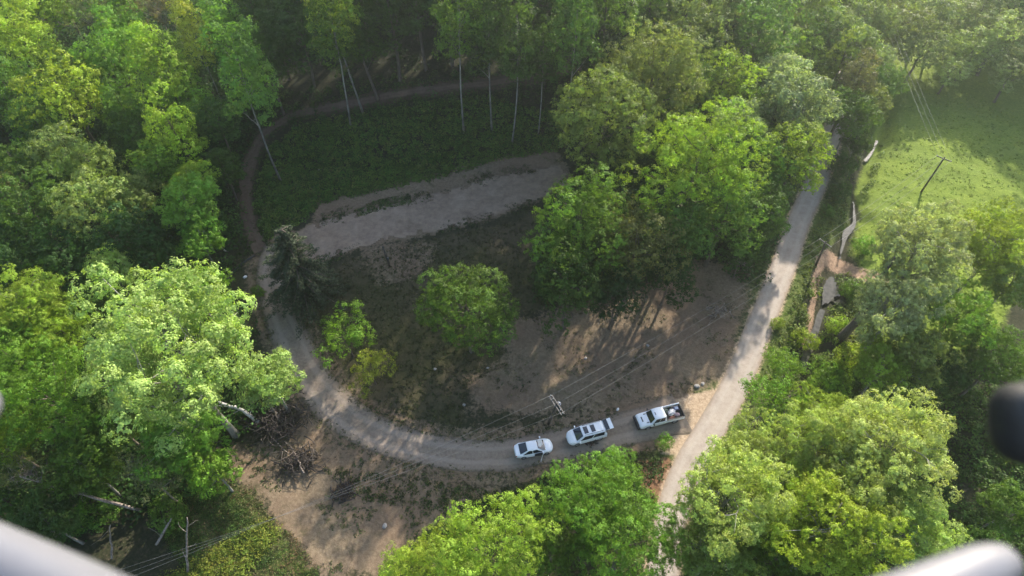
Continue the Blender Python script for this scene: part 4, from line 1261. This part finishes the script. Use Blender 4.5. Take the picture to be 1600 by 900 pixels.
for k in range(3):
    wire(W1[k], W2[2 - k] if (W1[0] - W2[0]).length > (W1[0] - W2[2]).length else W2[k], .8, f'{NM[k]} wire crossing the bare earth and the road from the crossarm pole')
    wire(W2[k], W3[k], .7, f'{NM[k]} wire over the creek up to the meadow pole')
    wire(W3[k], W4[k], 1.0, f'{NM[k]} wire running up the meadow from the lone pole')
    wire(W1[k], W0[2 - k], 1.2, f'{NM[k]} wire crossing the weeds at the lower left')
# the dark stub in the grassy lot
pb = at(609, 416); pt = at(598, 385, 4.4)
st_ = empty('wooden_post', pb, 0, 'dark wooden post standing in grass below the gravel lot', 'post')
v = Vector((pt.x - pb.x, pt.y - pb.y, 4.4)); 
link('post', tubes('post', [([(0, 0, -.2), tuple(v * .5), tuple(v)], [.16, .15, .13])], 9), st_, POLEW)
box('meter_box', (v.x * .45 + .16, v.y * .45 - .12, 1.9), (.28, .16, .4), STEEL, st_, bevel=.02)

# ------------------------------------------------------------ fallen and leaning timber, brush, stones, drain pipe
def log(name, label, cat, pts, rads, mat, stubs=0, seed=1, group=None):
    """pts: (px, py, height above ground)"""
    rg_ = np.random.default_rng(seed)
    P = np.array([tuple(at(a, b, c)) for a, b, c in pts])
    root = empty(name, tuple(P[0]), 0, label, cat, group)
    Q = P - P[0]; s = np.linspace(0, 1, len(Q)); u = np.linspace(0, 1, 12)
    Pi = np.stack([np.interp(u, s, Q[:, k]) for k in range(3)], 1) + rg_.normal(size=(12, 3)) * .04
    ri = np.interp(u, np.linspace(0, 1, len(rads)), rads)
    link('stem', tubes('stem', [(Pi, ri)], 9), root, mat)
    if stubs:
        sp = []
        for k in range(stubs):
            i = rg_.integers(2, 11); d = unit(1, rg_)[0]; d[2] = abs(d[2]) * .6 + .1
            L = rg_.uniform(.7, 2.4); sp.append((wiggle(Pi[i], Pi[i] + d * L, 6, .14, rg_), np.linspace(ri[i] * .35, .012, 6)))
        link('branches', tubes('branches', sp, 5), root, mat)
    return root
PALEW = bark('bleached_log', (.30, .27, .23), (.74, .70, .63), 5.0, .5)
log('fallen_log', 'thick bleached log slanting out from under the huge silvery tree', 'log', [(404, 660, .5), (378, 640, 1.8), (340, 628, 3.2)], [.25, .22, .15], PALEW, 3, 1, 'fallen timber at the bend of the drive')
log('fallen_log', 'brown fallen stem lying beside the bleached log', 'log', [(452, 672, .35), (430, 645, .8), (400, 605, 1.8)], [.16, .2, .12], DEADW, 9, 2, 'fallen timber at the bend of the drive')
log('fallen_log', 'slim grey stem crossing the brush heap', 'log', [(474, 738, .9), (462, 712, .8), (455, 700, .6)], [.11, .09, .04], DEADW, 4, 3, 'fallen timber at the bend of the drive')
log('fallen_branch', 'long bare bough arching above the bleached log', 'branch', [(380, 628, 1.6), (415, 620, 2.0), (440, 628, 1.6), (470, 640, .6)], [.12, .09, .06, .02], DEADW, 6, 4, 'fallen timber at the bend of the drive')
log('fallen_branch', 'thin bare bough trailing down to the brush heap', 'branch', [(412, 668, .5), (435, 695, .6), (460, 715, .4), (470, 730, .3)], [.08, .06, .05, .02], DEADW, 5, 5, 'fallen timber at the bend of the drive')
log('leaning_trunk', 'long bare leaning trunk above the lower left drone arm', 'trunk', [(218, 798, .8), (120, 770, 5), (30, 745, 10)], [.20, .14, .05], DEADW, 16, 6)
log('leaning_trunk', 'second bare stem half hidden over the long leaning one', 'trunk', [(165, 746, 3), (130, 738, 5), (95, 735, 6)], [.10, .09, .05], DEADW, 5, 7)
log('dead_snag', 'thin dead snag at the left of the shaded weeds', 'dead tree', [(176, 872, 0), (173, 845, 3), (172, 820, 6)], [.12, .09, .04], DEADW, 3, 8, 'dead snags at the lower left')
log('dead_snag', 'taller dead snag whose foot stands in the dry weeds', 'dead tree', [(293, 896, 0), (292, 850, 5), (293, 808, 10)], [.13, .10, .05], DEADW, 4, 9, 'dead snags at the lower left')
log('dead_snag', 'reddish broken snag slanting between the other two', 'dead tree', [(245, 850, 0), (262, 820, 3), (268, 810, 4)], [.16, .12, .05], DEADW, 3, 10, 'dead snags at the lower left')
log('curved_log', 'short curved pale limb on the bank below the vivid tree', 'branch', [(344, 384, .5), (350, 391, .35), (356, 392, .3)], [.09, .12, .10], PALEW, 0, 11)
log('leaning_trunk', 'thick dark trunk leaning right over the creek bank', 'trunk', [(1311, 532, 0), (1340, 500, 4.5), (1362, 468, 8.5), (1372, 440, 11), (1400, 400, 14)], [.62, .48, .38, .24, .12], BARK, 10, 12)
log('leaning_trunk', 'dark forked trunk under the young vivid tree at the junction', 'trunk', [(1172, 668, 1), (1200, 645, 4), (1232, 622, 6.5), (1250, 612, 8)], [.34, .26, .18, .08], BARK, 8, 13)

def brush(name, label, cat, px, py, rad, n, mat, seed, hh=.9, group=None, leafcol=None):
    rg_ = np.random.default_rng(seed); c = at(px, py); root = empty(name, c, 0, label, cat, group)
    sp = []
    for _ in range(n):
        a = np.array([rg_.normal() * rad * .5, rg_.normal() * rad * .4, rg_.uniform(0, hh)]); d = unit(1, rg_)[0]; d[2] *= .35
        L = rg_.uniform(.4, 1.4) * rad; sp.append((wiggle(a - d * L / 2, a + d * L / 2, 5, .14, rg_), np.linspace(rg_.uniform(.03, .10), .012, 5)))
    for P, _ in sp: P[:, 2] = np.maximum(P[:, 2], .03)
    link('sticks', tubes('sticks', sp, 4), root, mat)
    if leafcol:
        k = int(120 * rad ** 1.6); C = rg_.normal(size=(k, 3)) * np.array([rad * .55, rad * .45, .25]) + [0, 0, hh * .5]; C[:, 2] = np.maximum(C[:, 2], .05)
        me = leaves_mesh('dead_leaves', C, unit(k, rg_) + [0, 0, .4], .22, rg_.uniform(0, 1, k), rg_); me.materials.append(LEAF)
        o = link('dead_leaves', me, root); o.color = (*leafcol, 1)
    return root
DARKW = bark('dark_brush_wood', (.016, .012, .010), (.07, .055, .045), 7.0)
brush('brush_pile', 'dark tangled brush pile at the end of the grey stem', 'brush pile', 468, 722, 2.2, 200, DARKW, 21, 1.1, 'brush piles on the bare ground', (.045, .035, .025))
brush('brush_pile', 'tangle of dark branches behind the bleached log', 'brush pile', 438, 662, 3.0, 300, DARKW, 22, 1.4, 'brush piles on the bare ground', (.04, .034, .024))
brush('brush_pile', 'small reddish root tangle alone on the bare ground', 'brush pile', 537, 768, 1.3, 110, DARKW, 23, .7, 'brush piles on the bare ground', (.10, .06, .045))
brush('brush_pile', 'low brush heap with dead leaves between log and drain', 'brush pile', 392, 605, 1.6, 50, DARKW, 24, .7, 'brush piles on the bare ground', (.10, .07, .04))
brush('brush_pile', 'little heap of reddish dead leaves behind the suv', 'brush pile', 924, 692, .62, 26, DARKW, 25, .35, 'brush piles on the bare ground', (.13, .06, .05))
brush('dead_shrub', 'pale leafless shrub on the left verge of the road', 'shrub', 1122, 490, 1.4, 60, DEADW, 26, 1.4)
brush('dead_shrub', 'grey leafless shrub under the grove near the roadside bend', 'shrub', 1157, 415, 1.5, 60, DEADW, 27, 1.4)

ROCKM = simple('grey_rock', (.30, .28, .26), .9, var=.3, scale=3)
def rock(px, py, s, seed, label, mat=ROCKM, name='stone', grp='loose stones'):
    bm = bmesh.new(); bmesh.ops.create_icosphere(bm, subdivisions=2, radius=1)
    rg_ = random.Random(seed)
    for v in bm.verts: v.co *= rg_.uniform(.82, 1.12)
    bmesh.ops.scale(bm, vec=(s, s * rg_.uniform(.6, .9), s * .5), verts=bm.verts)
    p = at(px, py); o = bmobj(name, bm, mat, None, False, (p.x, p.y, p.z + s * .15)); o.rotation_euler[2] = rg_.uniform(0, 3)
    return tag(o, label, 'stone', grp)
WROCK = simple('white_stone', (.72, .72, .70), .8)
for i, (px, py, s, lb, m_) in enumerate([
    (383, 433, .30, 'small white stone beside the black drain pipe', WROCK), (965, 640, .26, 'white stone on the verge between pole and pickup truck', WROCK),
    (1089, 604, .42, 'grey boulder beside the mouth of the drive', ROCKM), (1098, 600, .30, 'smaller grey boulder touching the roadside one', ROCKM),
    (601, 822, .34, 'grey stone on the bare ground left of the bottom clump', ROCKM), (762, 575, .22, 'pale stone just below the lone round tree', ROCKM),
    (680, 577, .24, 'pale stone in the grass under the small bright tree', ROCKM), (1012, 540, .26, 'pale stone in the middle of the bare earth', ROCKM),
    (915, 560, .24, 'pale stone at the left of the bare earth', ROCKM), (725, 633, .24, 'pale stone in the grass above the sedan', ROCKM),
    (500, 266, .35, 'pale rocks half sunk in the weeds of the bank', ROCKM)]):
    rock(px, py, s, i, lb, m_)
PIPEM = simple('black_corrugated_pipe', (.015, .015, .017), .5)
P = [tuple(at(*q) + Vector((0, 0, .12))) for q in [(398, 400), (388, 406), (375, 416), (363, 428), (355, 440), (352, 452)]]
o = link('drain_pipe', tubes('drain_pipe', [(np.array(P), [.16] * 6)], 10), None, PIPEM); tag(o, 'black drain pipe curving down the bank left of the drive', 'pipe')

# ------------------------------------------------------------ the drone that carries the camera: its legs and motors reach into the frame
CAMM = Matrix.LocRotScale(Vector((0, 0, CAM_H)), Euler((math.pi / 2 - PITCH, 0, 0)), None)
SHELL = simple('grey_drone_shell', (.15, .15, .165), .35, var=.04, scale=20); MOTORM = simple('dark_motor', (.02, .02, .022), .45)
dr = empty('drone', (0, 0, CAM_H), 0, 'grey drone carrying the camera, its arms reaching into the lower corners', 'drone')
dr.matrix_basis = CAMM.copy()
def cpt(px, py, d): return Vector(((px - 800) / FPX * d, -(py - 450) / FPX * d, -d))
def dtube(name, pts, rad, mat, n=16):
    P = np.array([tuple(p) for p in pts]); u = np.linspace(0, 1, 14); s = np.linspace(0, 1, len(P))
    Pi = np.stack([np.interp(u, s, P[:, k]) for k in range(3)], 1); ri = np.interp(u, np.linspace(0, 1, len(rad)), rad)
    o = link(name, tubes(name, [(Pi, ri)], n), dr, mat); return o
dtube('arm', [cpt(250, 1000, .13), cpt(80, 918, .15), cpt(-150, 822, .17), cpt(-260, 770, .185)], [.0076, .0083, .0092, .0095], SHELL)
dtube('arm', [cpt(1275, 1005, .13), cpt(1420, 945, .14), cpt(1535, 892, .15), cpt(1568, 878, .153), cpt(1580, 872, .1545)], [.0078, .0070, .0060, .0046, .001], SHELL)
dtube('motor', [cpt(1650, 596, .2), cpt(1650, 611, .2), cpt(1648, 642, .2), cpt(1648, 696, .2), cpt(1650, 722, .2), cpt(1650, 734, .2)], [.006, .014, .017, .017, .013, .004], MOTORM, 24)
dtube('motor', [cpt(-46, 600, .2), cpt(-46, 612, .2), cpt(-44, 635, .2), cpt(-46, 660, .2), cpt(-46, 672, .2)], [.002, .0065, .0078, .0065, .002], SHELL, 24)
b = box('body', (0, .02, .09), (.09, .07, .13), SHELL, dr, bevel=.02)
dtube('leg', [Vector((.03, -.01, .06)), Vector((.06, -.075, -.02)), cpt(1275, 1005, .13)], [.008, .008, .0085], SHELL)
dtube('leg', [Vector((-.03, -.01, .06)), Vector((-.06, -.075, -.02)), cpt(250, 1000, .13)], [.008, .008, .0085], SHELL)
